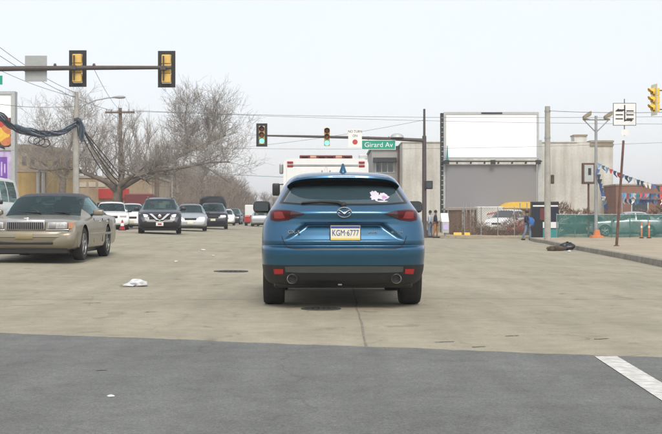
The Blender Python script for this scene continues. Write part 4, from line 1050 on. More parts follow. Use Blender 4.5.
# litter on the road
g = ground(138, 286.3); b_ = lump('plastic_bag', 'bag_white', (g.x, g.y, g.z), .115, 'crumpled white plastic bag lying on the concrete road', 'litter', 13, None, (1.2,.9,.52))
mb = MB(); mb.grid([[(-.26,-.10,.006),(-.2,-.16,.03),(-.05,-.15,.01)],[(-.20,-.02,.02),(-.12,-.06,.06),(0,-.06,.04)],[(-.1,.05,.01),(-.05,.04,.05),(.03,.03,.06)]]); mb.build('handle_flap', 'bag_white', b_, 60)
for k, (px, py, r_, lab) in enumerate(((111, 397.5, .018, 'tiny white scrap on the grey asphalt'), (203, 250.5, .05, 'small white scrap in the road ahead of the dark navy SUV'), (176, 262, .035, 'pale scrap on the concrete between sedan and manhole cover'), (213, 256, .03, 'second little scrap near the far manhole cover'))):
    g = ground(px, py); lump('paper_scrap', 'bag_white', (g.x, g.y, g.z+.004), r_, lab, 'litter', 20+k, None, (1.3,.9,.4), 2)
g = ground(101, 371); strip(wob((g.x-.03, g.y), (g.x+.03, g.y+.01), 4, .006), .03, .008, 'spall', 'spall_dark', road)
# traffic cone far left
x = WX(122.3, 55.5); m = empty('traffic_cone', (x, 55.5, gz(x, 55.5)), 0, 'small red and white cone beside the white sedan', 'cone')
mb = MB(); mb.box((0,0,.02),(.32,.32,.04)); mb.build('base', 'rubber', m); mb = MB(); mb.lathe([(.13,.04),(.03,.5),(.01,.5)], (0,0,0), 'z', 16); mb.build('body', 'red_bright', m, 40)
mb = MB(); mb.lathe([(.093,.22),(.062,.36)], (0,0,0), 'z', 16); mb.build('band', 'sign_white', m, 40)

# ------------------------------------------------------------------ buildings and billboard on the right
def brick_mat(name, c1, c2, mortar):
    m = bpy.data.materials.new(name); m.use_nodes = True; n = m.node_tree; b = n.nodes['Principled BSDF']; b.inputs['Roughness'].default_value = .9
    t = n.nodes.new('ShaderNodeTexCoord'); mp = n.nodes.new('ShaderNodeMapping'); mp.inputs['Rotation'].default_value = (R(90), 0, 0)
    br = n.nodes.new('ShaderNodeTexBrick'); br.inputs['Color1'].default_value = (*c1,1); br.inputs['Color2'].default_value = (*c2,1); br.inputs['Mortar'].default_value = (*mortar,1)
    br.inputs['Scale'].default_value = 4.5; br.inputs['Mortar Size'].default_value = .015
    n.links.new(t.outputs['Object'], mp.inputs[0]); n.links.new(mp.outputs[0], br.inputs['Vector'])
    q = n.nodes.new('ShaderNodeTexNoise'); q.inputs['Scale'].default_value = .8; n.links.new(t.outputs['Object'], q.inputs['Vector'])
    x = n.nodes.new('ShaderNodeMix'); x.data_type = 'RGBA'; x.blend_type = 'OVERLAY'; x.inputs[0].default_value = .5
    n.links.new(br.outputs[0], x.inputs[6]); n.links.new(q.outputs[0], x.inputs[7]); n.links.new(x.outputs[2], b.inputs['Base Color']); MATS[name] = m
brick_mat('brickwork', (.24,.11,.08), (.18,.085,.06), (.26,.21,.17))
def stained(name, base, stain, sc=.5):
    m = bpy.data.materials.new(name); m.use_nodes = True; n = m.node_tree; b = n.nodes['Principled BSDF']; b.inputs['Roughness'].default_value = .9
    t = n.nodes.new('ShaderNodeTexCoord'); out = None
    def nz(st, s_, p0, p1, c0, c1):
        mp = n.nodes.new('ShaderNodeMapping'); mp.inputs['Scale'].default_value = st; n.links.new(t.outputs['Object'], mp.inputs[0])
        q = n.nodes.new('ShaderNodeTexNoise'); q.inputs['Scale'].default_value = s_; q.inputs['Detail'].default_value = 7; n.links.new(mp.outputs[0], q.inputs['Vector'])
        r = n.nodes.new('ShaderNodeValToRGB'); e = r.color_ramp.elements; e[0].position = p0; e[1].position = p1; e[0].color = (*c0,1); e[1].color = (*c1,1); n.links.new(q.outputs[0], r.inputs[0]); return r.outputs[0]
    a = nz((1,1,1), sc, .35, .65, stain, base); c = nz((2.5,2.5,.25), .8, .35, .6, (.80,.78,.74), (1,1,1)); d = nz((1,1,1), 6, .35, .6, (.9,.9,.9), (1,1,1))
    for k in (c, d):
        x = n.nodes.new('ShaderNodeMix'); x.data_type = 'RGBA'; x.blend_type = 'MULTIPLY'; x.inputs[0].default_value = 1
        n.links.new(a, x.inputs[6]); n.links.new(k, x.inputs[7]); a = x.outputs[2]
    n.links.new(a, b.inputs['Base Color']); MATS[name] = m
stained('beige_render', (.66,.65,.60), (.50,.49,.44), .35); stained('ochre_render', (.52,.37,.15), (.40,.29,.13)); stained('tan_render', (.46,.38,.27), (.36,.28,.2))
def bz(x, d): return gz(x, d)+.14
WD = 96.0; wx0, wx1 = WX(402.5, WD), WX(613, WD); wzb = bz(8, WD)
wh = WZ(142.5, WD)-wzb
m = empty('warehouse', ((wx0+wx1)/2, WD, wzb), 0, 'long plain beige rendered building behind the billboards', 'building')
hw = (wx1-wx0)/2
mb = MB(); mb.boxb((-hw, 0, 0), (hw, 14, wh)); mb.build('wall', 'beige_render', m)
mb = MB(); mb.boxb((-hw-.08, -.10, wh), (hw-3.0, 14.1, wh+.08)); mb.build('coping', 'beige_render', m)
def U(px, d=WD): return WX(px, d)-(wx0+wx1)/2
mb = MB(); mb.boxb((U(590), -.14, wh+.0), (U(613.6), 14.12, wh+.17)); mb.boxb((U(590), -.10, wh-.30), (U(613.6), -.003, wh-.10)); mb.build('cornice', 'stucco_trim', m)
mb = MB(); mb.boxb((U(577.5), 1.2, wh+.1), (U(590), 2.6, wh+.62)); ch = mb.build('chimney', 'beige_render', m)
mb = MB(); mb.boxb((U(576.8), 1.1, wh+.62), (U(590.6), 2.7, wh+.75)); mb.build('cap', 'stucco_trim', ch)
mb = MB(); mb.boxb((-hw, -.04, 0), (hw, -.002, .9)); mb.build('plinth', 'kerb_stone', m)
# brick shop beside it
SD = 100.0; sx0, sx1 = WX(372, SD), WX(404.5, SD); szb = bz(4, SD); sh_ = WZ(149, SD)-szb
m = empty('corner_shop', ((sx0+sx1)/2, SD, szb), 0, 'two-storey grey corner shop with brick pier and dark awning', 'building'); hw = (sx1-sx0)/2
V = lambda px: WX(px, SD)-(sx0+sx1)/2
Zb = lambda py: WZ(py, SD)-szb
mb = MB(); mb.boxb((-hw, 0, 0), (hw, 12, sh_)); mb.build('wall', 'grey_wall', m)
mb = MB(); mb.boxb((-hw-.1, -.25, sh_), (hw+.1, 12.1, sh_+.25)); mb.build('cornice', 'steel_dark', m)
wn = MB(); wn.boxb((V(375), -.06, Zb(173)), (V(395), -.004, Zb(160))); wo_ = wn.build('window', 'frame_grey', m)
for k in range(3):
    a0 = lerp(V(375)+.1, V(395)-.1, k/3); a1 = lerp(V(375)+.1, V(395)-.1, (k+1)/3)-.08
    mb = MB(); mb.boxb((a0, -.075, Zb(172)), (a1, -.062, Zb(161.5))); mb.build('pane', 'tint_glass', wo_)
mb = MB(); mb.prism([(V(373), -.003, Zb(157.5)), (V(373), -.8, Zb(161.5)), (V(373), -.8, Zb(162.5)), (V(373), -.003, Zb(162.5))], (V(396.5)-V(373), 0, 0)); mb.build('awning', 'steel_dark', m)
mb = MB(); mb.boxb((V(374), -.05, 0), (V(396), -.004, Zb(180))); mb.build('shopfront', 'grey_wall', m)
mb = MB(); mb.boxb((V(397.5), -.12, 0), (V(403.5), -.005, sh_-.1)); mb.build('pier', 'brickwork', m)
mb = MB(); mb.boxb((V(377), -.065, .1), (V(383), -.052, 2.2)); mb.build('door', 'dark_glass', m)
# billboard stack
LB = 86.0; lx0, lx1 = WX(443.5, LB), WX(538.5, LB); lc = (lx0+lx1)/2; lzb = bz(12, LB)
m = empty('billboard', (lc, LB, lzb), 0, 'blank white billboard stacked over a plain grey one', 'billboard')
A = lambda px: WX(px, LB)-lc
Zl = lambda py: WZ(py, LB)-lzb
for (y0, y1, mm, nm) in ((157.2, 114.5, 'bill_white', 'upper_panel'), (208.5, 164.5, 'bill_grey', 'lower_panel')):
    mb = MB(); mb.boxb((A(446), -.10, Zl(y0)), (A(536.5), .02, Zl(y1))); o = mb.build(nm, mm, m)
    if nm == 'upper_panel':
        for (a_, b_, c_, d_) in ((443.6, 538.6, 114.5, 112.2), (443.6, 538.6, 158.6, 157.2)):
            mb = MB(); mb.boxb((A(a_), -.16, Zl(c_)), (A(b_), .04, Zl(d_))); mb.build('frame', 'frame_grey', o)
        for a_, b_ in ((443.6, 446), (536.5, 538.6)):
            mb = MB(); mb.boxb((A(a_), -.16, Zl(157.19)), (A(b_), .04, Zl(114.51))); mb.build('frame', 'frame_grey', o)
        mb = MB(); mb.boxb((A(481), -.18, Zl(114.2)), (A(502), -.165, Zl(112.6))); mb.build('maker_plate', 'steel_dark', o)
# catwalk
mb = MB(); mb.boxb((A(441.5), -.5, Zl(162.2)), (A(541), -.2, Zl(161.0))); cw = mb.build('catwalk', 'steel_dark', m)
for k in range(8):
    mb = MB(); px = lerp(443, 539, k/7); mb.boxb((A(px)-.04, -.48, Zl(164)), (A(px)+.04, .05, Zl(162.4))); mb.build('bracket', 'steel_dark', cw)
for px in (446, 492, 537):
    mb = MB(); mb.boxb((A(px)-.18, -.62, Zl(164.6)), (A(px)+.18, -.45, Zl(160.4))); mb.build('lamp_box', 'steel_dark', cw)
mb = MB(); mb.boxb((A(443), -.54, Zl(160.95)), (A(461), -.50, Zl(159.4))); mb.build('rail_end', 'frame_grey', cw)
mb = MB(); mb.tube([(A(446.5), -.6, Zl(160.5)), (A(446.5), -.6, Zl(146))], [.09,.03], 6); mb.build('floodlight_arm', 'teal', cw)
for px, mm, w_ in ((442, 'steel_dark', .11), (444.7, 'frame_grey', .10), (540, 'frame_grey', .15)):
    mb = MB(); mb.boxb((A(px)-w_, .05, 0), (A(px)+w_, .35, Zl(113 if px < 540 else 140))); mb.build('upright', mm, m)
for k in range(24):
    mb = MB(); z_ = lerp(.3, Zl(118), k/23); mb.boxb((A(441.6), .02, z_), (A(445.4), .049, z_+.05)); mb.build('rung', 'frame_grey', m)
# the lot below the billboard: hut, van, cars, canopy, fence posts
HD = 84.0
m = empty('hut', (WX(460.5, HD), HD, bz(10, HD)), 0, 'low brown timber hut beneath the grey billboard', 'hut'); w_ = 27/F*HD/2; h_ = WZ(210, HD)-bz(10, HD)
for k in range(11):
    mb = MB(); a0 = lerp(-w_, w_, k/11); mb.boxb((a0+.01, 0, 0), (a0+2*w_/11-.01, .05, h_)); mb.build('plank', rng.choice(['rust', 'wood_pole', 'tan_wall', 'wood_pole']), m)
mb = MB(); mb.boxb((-w_-.15, -.2, h_), (w_+.15, 1.8, h_+.12)); mb.build('roof', 'stucco_trim', m)
mb = MB(); mb.boxb((-w_+.02, .06, 0), (w_-.02, 1.7, h_-.01)); mb.build('wall', 'wood_pole', m)
m = empty('parcel_van', (WX(492, 83), 83, bz(12, 83)), 0, 'white box van with red lettering parked under the billboard', 'van'); w_ = 29/F*83/2; h_ = WZ(206.5, 83)-bz(12, 83)
mb = MB(); mb.boxb((-w_, 0, .4), (w_, 4.2, h_)); mb.build('box_body', 'white_old', m, bevel=.06)
mb = MB(); mb.boxb((-w_*.9, 4.21, .45), (w_*.9, 5.6, h_*.8)); mb.build('cab', 'white_paint', m, bevel=.15)
mb = MB(); mb.boxb((-w_*.85, .1, .22), (w_*.85, 5.4, .42)); mb.build('chassis', 'black_plastic', m)
for s in (-1, 1):
    mb = MB(); mb.boxb((s*.03 if s > 0 else -w_+.1, -.03, .5), (w_-.1 if s > 0 else -.03, -.004, h_-.12)); mb.build('door', 'white_old', m, bevel=.01)
    for y in (1.0, 4.6): make_wheel(m, s*(w_-.16), y, .36, .22, s)
mb = MB(); zc = WZ(213.5, 83)-bz(12, 83)
for k in range(5): mb.tube([(-.35+k*.17, -.045, zc-.10+k*.035), (-.27+k*.17, -.045, zc+.02+k*.03), (-.20+k*.17, -.045, zc-.05+k*.035)], .035, 5)
mb.build('lettering', 'sign_red', m)['kind'] = 'stuff'
c = facing('suv', 496, 77, R(-28), 'white SUV standing in front of the white box van'); seat(c, 4.6); c.location.z = bz(c.location.x, c.location.y)
loft_car(c, SUV, 4.6, 1.85, 1.72, 'white_paint', 'dark_glass', (.92, 3.6), .345); simple_front(c, 4.6, 1.85, .76)
c = facing('sedan', 511, 74.5, R(-60), 'small red car parked beside the white SUV'); seat(c, 4.4); c.location.z = bz(c.location.x, c.location.y)
loft_car(c, HATCH, 4.0, 1.7, 1.30, 'red_paint', 'teal_glass', (.85, 3.4), .31); simple_front(c, 4.0, 1.7, .62)
m = empty('canopy', (WX(522, 82.6), 82.6, bz(14, 82)), 0, 'yellow forecourt canopy on slim posts beyond the red car', 'canopy'); w_ = 36/F*82.6/2
z1, z0_ = WZ(202, 82.6)-bz(14, 82), WZ(208.5, 82.6)-bz(14, 82)
mb = MB(); mb.prism([(-w_, 0, z0_), (w_, 0, z0_), (w_, 0, z1), (-w_*.55, 0, z1), (-w_, 0, z0_+.12)], (0, 3.5, 0)); mb.build('fascia', 'yellow', m)
for s in (-1, 0, 1):
    mb = MB(); mb.tube([(s*w_*.9, .3, 0), (s*w_*.9, .3, z0_)], .06, 8); mb.build('post', 'galv', m)
mb = MB(); mb.boxb((-w_*.95, 3.2, 0), (w_*.95, 3.45, z0_-.01)); mb.build('back_wall', 'tan_render', m)
for k in range(4):
    mb = MB(); a0 = lerp(-w_*.85, w_*.5, k/3); mb.boxb((a0, 3.13, .5), (a0+.45, 3.19, 1.3)); mb.build('window', 'dark_glass', m)
LFD = 72.5; x0 = WX(448, LFD); e = empty('chain_fence', (x0, LFD, bz(12, LFD)), 0, 'rusty chain-link fence before the cars under the billboard', 'fence'); Lf = WX(531, LFD)-x0; Hf = 1.75
for k in range(6):
    mb = MB(); mb.tube([(Lf*k/5,0,0),(Lf*k/5,0,Hf+.05)], .03, 8); mb.build('post', 'galv', e, 40)
mb = MB(); mb.tube([(0,0,Hf),(Lf,0,Hf)], .02, 6); mb.build('rail', 'galv', e, 40)
mb = MB(); nx_ = int(Lf/.16)
for k in range(-11, nx_+1):
    for sg_ in (1, -1):
        a0, a1 = k*.16, k*.16+Hf
        if sg_ < 0: a0, a1 = a1, a0
        za, zb3 = .03, Hf; pa, pb3 = Vector((a0, .03*sg_, za)), Vector((a1, .03*sg_, zb3))
        lo_, hi_ = 0.0, 1.0
        dx = pb3.x-pa.x
        ts = sorted([(0-pa.x)/dx, (Lf-pa.x)/dx]); lo_, hi_ = max(0, ts[0]), min(1, ts[1])
        if hi_-lo_ > .03: mb.tube([pa.lerp(pb3, lo_), pa.lerp(pb3, hi_)], .007, 3)
o = mb.build('wire_mesh', 'rust_wire', e, recalc=False); o['kind'] = 'stuff'
q = random.Random(8); mb = MB()
for k in range(3000):
    x_ = q.uniform(0, Lf); z_ = q.uniform(0, 1)**1.6*(1.0+.5*math.sin(x_*1.7)); p = Vector((x_, q.uniform(.1, .4), z_)); d = Vector((q.uniform(-1,1), q.uniform(-.3,.3), q.uniform(0,1.3))).normalized()*q.uniform(.1,.35); w_ = q.uniform(.008,.025); mb.poly([p+Vector((-w_,0,0)), p+Vector((w_,0,0)), p+d])
o = mb.build('dead_vines', 'dry_hedge', e, recalc=False); o['kind'] = 'stuff'
for k, px in enumerate((463, 466.5, 470.5, 474, 520, 527)):
    x = WX(px, 80); m = empty('fence_post', (x, 80, bz(x, 80)), 0, 'slim galvanised post of the lot fence under the billboard', 'post', 'lot fence posts')
    mb = MB(); mb.tube([(0,0,0),(0,0,2.1)], .035, 8); mb.build('shaft', 'galv', m, 40); mb = MB(); mb.lathe([(.045,2.1),(.045,2.14),(.01,2.17)], (0,0,0), 'z', 8); mb.build('cap', 'galv', m, 40)
for px, w_ in ((457.5, 7), (467, 5)):
    x = WX(px, 71.5); m = empty('wheel_stop', (x, 71.5, bz(x, 71.5)), 0, 'low yellow parking block before the brown hut', 'parking block', 'yellow parking blocks')
    mb = MB(); q = w_/F*71.5/2*1.15; mb.prism([(-q,-.12,0),(-q,.12,0),(-q,.07,.2),(-q,-.07,.2)], (2*q,0,0)); mb.build('block', 'yellow', m, bevel=.02)
    mb = MB(); mb.tube([(-q*.6,0,.2),(-q*.6,0,.22)], .03, 8); mb.build('bolt', 'galv', m)
# advertising cabinet by the concrete pole
KD = 66.0; kx = WX(545.5, KD); m = empty('vending_cabinet', (kx, KD, gz(kx, KD)), 0, 'black street cabinet with lit poster, white panel and teal base', 'kiosk')
w_ = 27/F*KD/2; K_ = lambda py: WZ(py, KD)-gz(kx, KD)
mb = MB(); mb.boxb((-w_, 0, 0), (w_, .6, K_(201.5))); cb = mb.build('cabinet', 'black_plastic', m, bevel=.03)
mb = MB(); mb.boxb((-w_*.93, -.02, K_(206.6)), (w_*.93, -.003, K_(205.2))); mb.build('header_strip', 'sign_white', m)
for k in range(4):
    a0 = lerp(-w_*.88, w_*.88, k/4); mb = MB(); mb.boxb((a0+.02, -.02, K_(220)), (a0+w_*.40, -.003, K_(208.3))); mb.build('poster', ['cloth_navy', 'maroon', 'plate_blue', 'cloth_navy'][k], m)
mb = MB(); mb.boxb((-w_*.2, -.025, K_(228)), (w_*.95, -.003, K_(222))); mb.build('white_panel', 'sign_white', m)
mb = MB(); mb.boxb((-w_*.2, -.025, .08), (w_*.95, -.003, K_(229))); mb.build('base_panel', 'teal', m)
# white box at the crossing
ND2 = 66.5; x = WX(445, ND2); m = empty('newspaper_box', (x, ND2, gz(x, ND2)), R(8), 'pale metal newspaper box with tilted white lid at the crossing', 'newspaper box')
mb = MB(); mb.boxb((-.2,-.18,.32), (.2,.18,.95)); mb.build('case', 'frame_grey', m, bevel=.02)
mb = MB(); mb.prism([(-.24,-.2,.96),(-.24,.2,.96),(-.24,.22,1.42),(-.24,.10,1.48)], (.44,0,0)); mb.build('lid', 'white_paint', m, bevel=.02)
mb = MB(); mb.boxb((-.14,-.195,.5),(.14,-.182,.85)); mb.build('window', 'lilac', m)
mb = MB(); mb.tube([(0,0,0),(0,0,.33)], .06, 8); mb.lathe([(.2,0),(.2,.04),(.06,.06)], (0,0,0), 'z', 12); mb.build('pedestal', 'galv', m)
# low brick building at the far right
BD2 = 92.0; x0, x1 = WX(616, BD2), WX(760, BD2); zb2 = bz(20, BD2); m = empty('brick_building', ((x0+x1)/2, BD2, zb2), 0, 'low dark brick building behind the rows of pennants', 'building'); h_ = WZ(185.5, BD2)-zb2; hw = (x1-x0)/2
mb = MB(); mb.boxb((-hw, 0, 0), (hw, 10, h_)); mb.build('wall', 'brickwork', m)
mb = MB(); mb.boxb((-hw-.06, -.06, h_), (hw, 10.06, h_+.12)); mb.build('coping', 'stucco_trim', m)
for k in range(4):
    mb = MB(); a0 = -hw+1.2+k*2.6; mb.boxb((a0, -.04, 1.2), (a0+1.4, -.003, 2.6)); o = mb.build('window', 'frame_grey', m); mb = MB(); mb.boxb((a0+.1, -.055, 1.3), (a0+1.3, -.042, 2.5)); mb.build('pane', 'dark_glass', o)

# ------------------------------------------------------------------ left side
# sign pylon at the edge of the frame
PD = 56.0; x = WX(0, PD); pzb = bz(x, PD); m = empty('sign_pylon', (x, PD, pzb), 0, 'pale framed advertising pylon with a food panel over a purple panel', 'sign')
B = lambda px: WX(px, PD)-x
Zp = lambda py: WZ(py, PD)-pzb
mb = MB()
for (a_, b_, c_, d_) in ((-40, 15.5, 94.5, 91.5), (-40, 15.5, 150.5, 146.5), (-40, 15.5, 197, 193)): mb.boxb((B(a_), -.12, Zp(c_)), (B(b_), .35, Zp(d_)))
for a_, b_ in ((-40, -37), (11.5, 15.4)): mb.boxb((B(a_), -.11, 0), (B(b_), .34, Zp(91.6)))
mb.build('frame', 'frame_grey', m)['kind'] = 'stuff'
for (y0, y1, mm, nm) in ((118, 94.6, 'bill_white', 'header_panel'), (146.4, 118.1, 'cardboard', 'food_panel'), (192.9, 150.6, 'lilac', 'purple_panel')):
    mb = MB(); mb.boxb((B(-36.9), -.05, Zp(y0)), (B(11.4), .2, Zp(y1))); pn = mb.build(nm, mm, m)
    if nm == 'food_panel':
        for px, py, r_, m2 in ((2, 123, .42, 'sign_red'), (7, 130, .30, 'orange'), (3, 135, .36, 'yellow'), (6, 140, .30, 'orange'), (-8, 131, .6, 'yellow')):
            mb = MB(); mb.lathe([(r_, -.056-.004*rng.random()), (.01, -.062-.004*rng.random())], (B(px), 0, Zp(py)), 'y', 14); mb.build('print', m2, pn)
    if nm == 'purple_panel':
        mb = MB(); mb.boxb((B(-30), -.06, Zp(182)), (B(7.5), -.052, Zp(157))); mb.build('print', 'purple', pn)
        for k in range(3):
            mb = MB(); mb.boxb((B(-2+k*3.2), -.07, Zp(179-k*3)), (B(-.5+k*3.2), -.062, Zp(160+k*2))); mb.build('print', 'lilac', pn)
mb = MB(); mb.tube([(B(5), -.1, Zp(148.5)), (B(5), -.9, Zp(148)), (B(14.5), -.9, Zp(147.5))], .04, 6); mb.build('bracket', 'steel_dark', m)
# ochre building
OD = 82.0; x0, x1 = WX(-60, OD), WX(46, OD); ozb = bz(-20, OD); oc = (x0+x1)/2; hw = (x1-x0)/2; m = empty('ochre_building', (oc, OD, ozb), 0, 'ochre rendered building with grey columns behind the pylon', 'building'); h_ = WZ(149, OD)-ozb
O_ = lambda px: WX(px, OD)-oc
Zo = lambda py: WZ(py, OD)-ozb
mb = MB(); mb.boxb((-hw, 0, 0), (hw, 10, h_)); mb.build('wall', 'ochre_render', m)
mb = MB(); mb.boxb((-hw-.1, -.3, h_), (hw+.1, 10.1, h_+.3)); mb.build('cornice', 'stucco_trim', m)
mb = MB(); mb.boxb((-hw, -.06, Zo(172)), (hw, -.003, Zo(151))); mb.build('upper_cladding', 'tan_render', m)
for px in (39.5, 44.5):
    mb = MB(); mb.tube([(O_(px), -.35, 0), (O_(px), -.35, Zo(172))], [.16,.14], 12); mb.box((O_(px), -.35, Zo(171.3)), (.42,.42,.12)); mb.build('column', 'grey_wall', m, 40)
mb = MB(); mb.boxb((O_(36), -.6, Zo(171)+.06), (O_(48.5), -.061, Zo(168))); mb.build('porch_roof', 'grey_wall', m)
for px in (22, 30):
    mb = MB(); mb.boxb((O_(px), -.075, Zo(166)), (O_(px+5), -.062, Zo(156))); o = mb.build('window', 'stucco_trim', m); mb = MB(); mb.boxb((O_(px+.6), -.088, Zo(165.2)), (O_(px+4.4), -.077, Zo(156.8))); mb.build('pane', 'dark_glass', o)
# long low shop with red band
QD = 92.0; x0, x1 = WX(47, QD), WX(152, QD); qzb = bz(-20, QD); qc = (x0+x1)/2; hw = (x1-x0)/2; m = empty('low_shop', (qc, QD, qzb), 0, 'long low tan shop with a red fascia band behind the big tree', 'building'); h_ = WZ(178, QD)-qzb
Zq = lambda py: WZ(py, QD)-qzb
mb = MB(); mb.boxb((-hw, 0, 0), (hw, 10, h_)); mb.build('wall', 'tan_render', m)
mb = MB(); mb.boxb((-hw-.1, -.1, h_), (hw+.1, 10.1, h_+.18)); mb.build('coping', 'grey_wall', m)
mb = MB(); mb.boxb((WX(99, QD)-qc, -.25, Zq(198.5)), (WX(129, QD)-qc, -.003, Zq(189))); mb.build('fascia', 'red_paint', m)
for k in range(7):
    a0 = -hw+.5+k*1.15; mb = MB(); mb.boxb((a0, -.06, Zq(214)), (a0+.95, -.004, Zq(202))); o = mb.build('window', 'grey_wall', m); mb = MB(); mb.boxb((a0+.07, -.075, Zq(213.3)), (a0+.88, -.062, Zq(202.7))); mb.build('pane', 'dark_glass', o)
for k in range(6):
    a0 = -hw+.35+k*.75; mb = MB(); mb.boxb((a0, -.05, Zq(187)), (a0+.55, -.004, Zq(182))); mb.build('panel', rng.choice(['sign_white', 'grey_wall', 'stucco']), m)
# utility pole with the street lamp and bundled cables
UD = 60.0; x = WX(76, UD); uzb = gz(x, UD); 
if x < -14.5: uzb += .14
m = empty('utility_pole', (x, UD, uzb), 0, 'grey utility pole with street lamp arm and bundled cables', 'pole')
def L7(px, py, d=UD): return Vector((WX(px, d)-x, d-UD, WZ(py, d)-uzb))
mb = MB(); mb.tube([(0,0,0), L7(76,146), L7(76.4,92)], [.17,.15,.11], 12); mb.build('shaft', 'concrete_pole', m, 40)
mb = MB(); mb.tube([L7(76.2,112), L7(84,105), L7(95,100.5), L7(108,98), L7(114,97.6)], [.035,.033,.03,.028,.028], 7); la = mb.build('lamp_arm', 'galv', m, 60)
mb = MB(); rows = []
for t, r_ in ((0,.05),(.12,.10),(.35,.15),(.6,.12),(.68,.03)):
    a = L7(112.5,97.3)+Vector((t,0,0)); rows.append([a+Vector((0, r_*math.cos(q), r_*.55*math.sin(q))) for q in [6.2832*k/10 for k in range(10)]])
mb.grid(rows, True); mb.build('lamp_head', 'galv', la, 60)
mb = MB(); mb.lathe([(.12,-.18),(.17,-.12),(.17,.12),(.1,.18)], tuple(L7(77,121)), 'z', 12); mb.build('splice_box', 'cable', m, 60)
base = Vector((x, UD, uzb))
def cable(pts, r, label, m_='cable', n=6, jit=0, twist=None, name='cable_bundle', group=None):
    mb = MB()
    mb.tube(pts, r, n); return tag(mb.build(name, m_, None, 60), label, 'cable', group)
# thick sagging bundle: one rope of many cables
def spline(pts, n=8):
    out = []
    for i in range(len(pts)-1):
        p0, p1, p2, p3 = pts[max(i-1,0)], pts[i], pts[i+1], pts[min(i+2, len(pts)-1)]
        for k in range(n):
            t = k/n; out.append(.5*((2*p1)+(p2-p0)*t+(2*p0-5*p1+4*p2-p3)*t*t+(3*p1-p0-3*p2+p3)*t**3))
    out.append(pts[-1]); return out
core = spline([W(-30,108,52), W(0,118,53), W(12,125,54), W(28,131,55.5), W(46,135,57), W(62,131.5,58.5), W(76,124,59.8)], 8)
bn = empty('cable_bundle', core[-1], 0, 'thick sagging bundle of dark cables at the lamp pole', 'cable')
for k in range(18):
    a = rng.uniform(0, 6.28); rr = rng.uniform(.05, .30); f_ = rng.uniform(.1, .3); mb = MB()
    pts = [p-core[-1]+Vector((0, rr*math.cos(a+i*f_), rr*math.sin(a+i*f_)))*(1-.55*i/len(core))+Vector((0,0,rng.uniform(-.012,.012))) for i, p in enumerate(core)]
    mb.tube(pts, rng.uniform(.014, .045), 6); mb.build('cable', ('cable_blue', 'cable', 'cable', 'cable_pale')[k % 4], bn, 60)
for i0, i1, mm in ((3, 9, 'sign_red'), (9, 15, 'cable'), (17, 26, 'cable_blue')):
    mb = MB(); mb.tube([core[i]-core[-1] for i in range(i0, i1)], [.06]+[.13]*(i1-i0-2)+[.06], 10); mb.build('splice_sleeve', mm, bn, 60)
for k in range(3):
    c0 = W(34+k*5, 140+k*1.5, 56.5+k*.5)-core[-1]; mb = MB(); mb.tube([c0+Vector((.28*math.cos(q), .05*k, .20*math.sin(q))) for q in [6.2832*j/16 for j in range(17)]], .022, 5); mb.tube([c0+Vector((0,0,.2)), c0+Vector((.1,0,.55))], .02, 5); mb.build('coil', 'cable', bn, 60)
drops = [(W(78,121,59.8), W(121,184,74.4), .35), (W(78,123,59.8), W(121,180,74.4), .15), (W(77.5,126,59.8), W(121,188,74.4), .55), (W(78,124,59.8), W(120.5,176,74.4), -.05)]
bn = empty('cable_bundle', drops[0][0], 0, 'slack black cables running down from the lamp pole to the wooden pole', 'cable')
for a, b, s in drops:
    mb = MB(); mb.tube([p-drops[0][0] for p in sag(a, b, s)], .032, 6); mb.build('cable', 'cable', bn, 60)
for k in range(4):
    p = [W(78+rng.uniform(-1,3), 119, 59.7), W(80+k*1.2, 128, 59.7), W(79+k, 136+k*2, 59.7), W(77.5, 126, 59.7)]; mb = MB(); mb.tube([q-drops[0][0] for q in spline(p, 6)], .05, 6); mb.build('cable_loop', 'cable_blue' if k % 2 else 'cable', bn, 60)
# wooden pole with crossarm
VD = 75.0; x = WX(120.5, VD); vzb = gz(x, VD)
m = empty('utility_pole', (x, VD, vzb), 0, 'brown wooden pole with a crossarm rising from behind the big tree', 'pole')
def L8(px, py): return Vector((WX(px, VD)-x, 0, WZ(py, VD)-vzb))
mb = MB(); mb.tube([(0,0,0), L8(120.3,108)], [.17,.11], 12); mb.build('shaft', 'wood_pole', m, 40)
mb = MB(); mb.boxb(tuple(L8(105.5,113.6)+Vector((0,-.20,0))), tuple(L8(135,111.8)+Vector((0,-.12,0)))); ca = mb.build('crossarm', 'wood_pole', m)
for px in (107, 112, 129, 134):
    a = L8(px, 111.8); mb = MB(); mb.lathe([(.03,0),(.05,.05),(.035,.10),(.05,.14),(.01,.18)], (a.x, -.16, a.z), 'z', 10); mb.build('insulator', 'frame_grey', ca, 60)
mb = MB(); mb.lathe([(.16,-.35),(.18,-.3),(.18,.3),(.16,.35)], (L8(134,0).x, -.16, L8(0,117).z+.05), 'z', 12) ; mb2 = MB(); mb2.tube([L8(120.4,120)+Vector((0,-.12,0)), L8(110,112.7)+Vector((0,-.15,0))], .02, 5); mb2.build('brace', 'galv', m)
VD2 = 86.0; x = WX(157, VD2); m = empty('utility_pole', (x, VD2, gz(x, VD2)), 0, 'bare brown wooden pole behind the navy SUV', 'pole')
mb = MB(); mb.tube([(0,0,0), (0,0,WZ(145,VD2)-gz(x,VD2))], [.19,.15], 12); mb.build('shaft', 'wood_pole', m, 40); mb = MB(); mb.tube([(0,0,4.4),(0,0,4.5)], .20, 12); mb.build('band', 'galv', m, 40)
x = WX(172, 90); m = empty('lamp_post', (x, 90, gz(x, 90)), 0, 'thin grey post among the bare trees beyond the navy SUV', 'post')
mb = MB(); mb.tube([(0,0,0),(0,0,WZ(170,90)-gz(x,90))], [.06,.045], 8); mb.build('shaft', 'galv', m, 40); mb = MB(); mb.lathe([(.09,0),(.09,.25),(.06,.3)], (0,0,0), 'z', 8); mb.build('base', 'galv', m, 40)
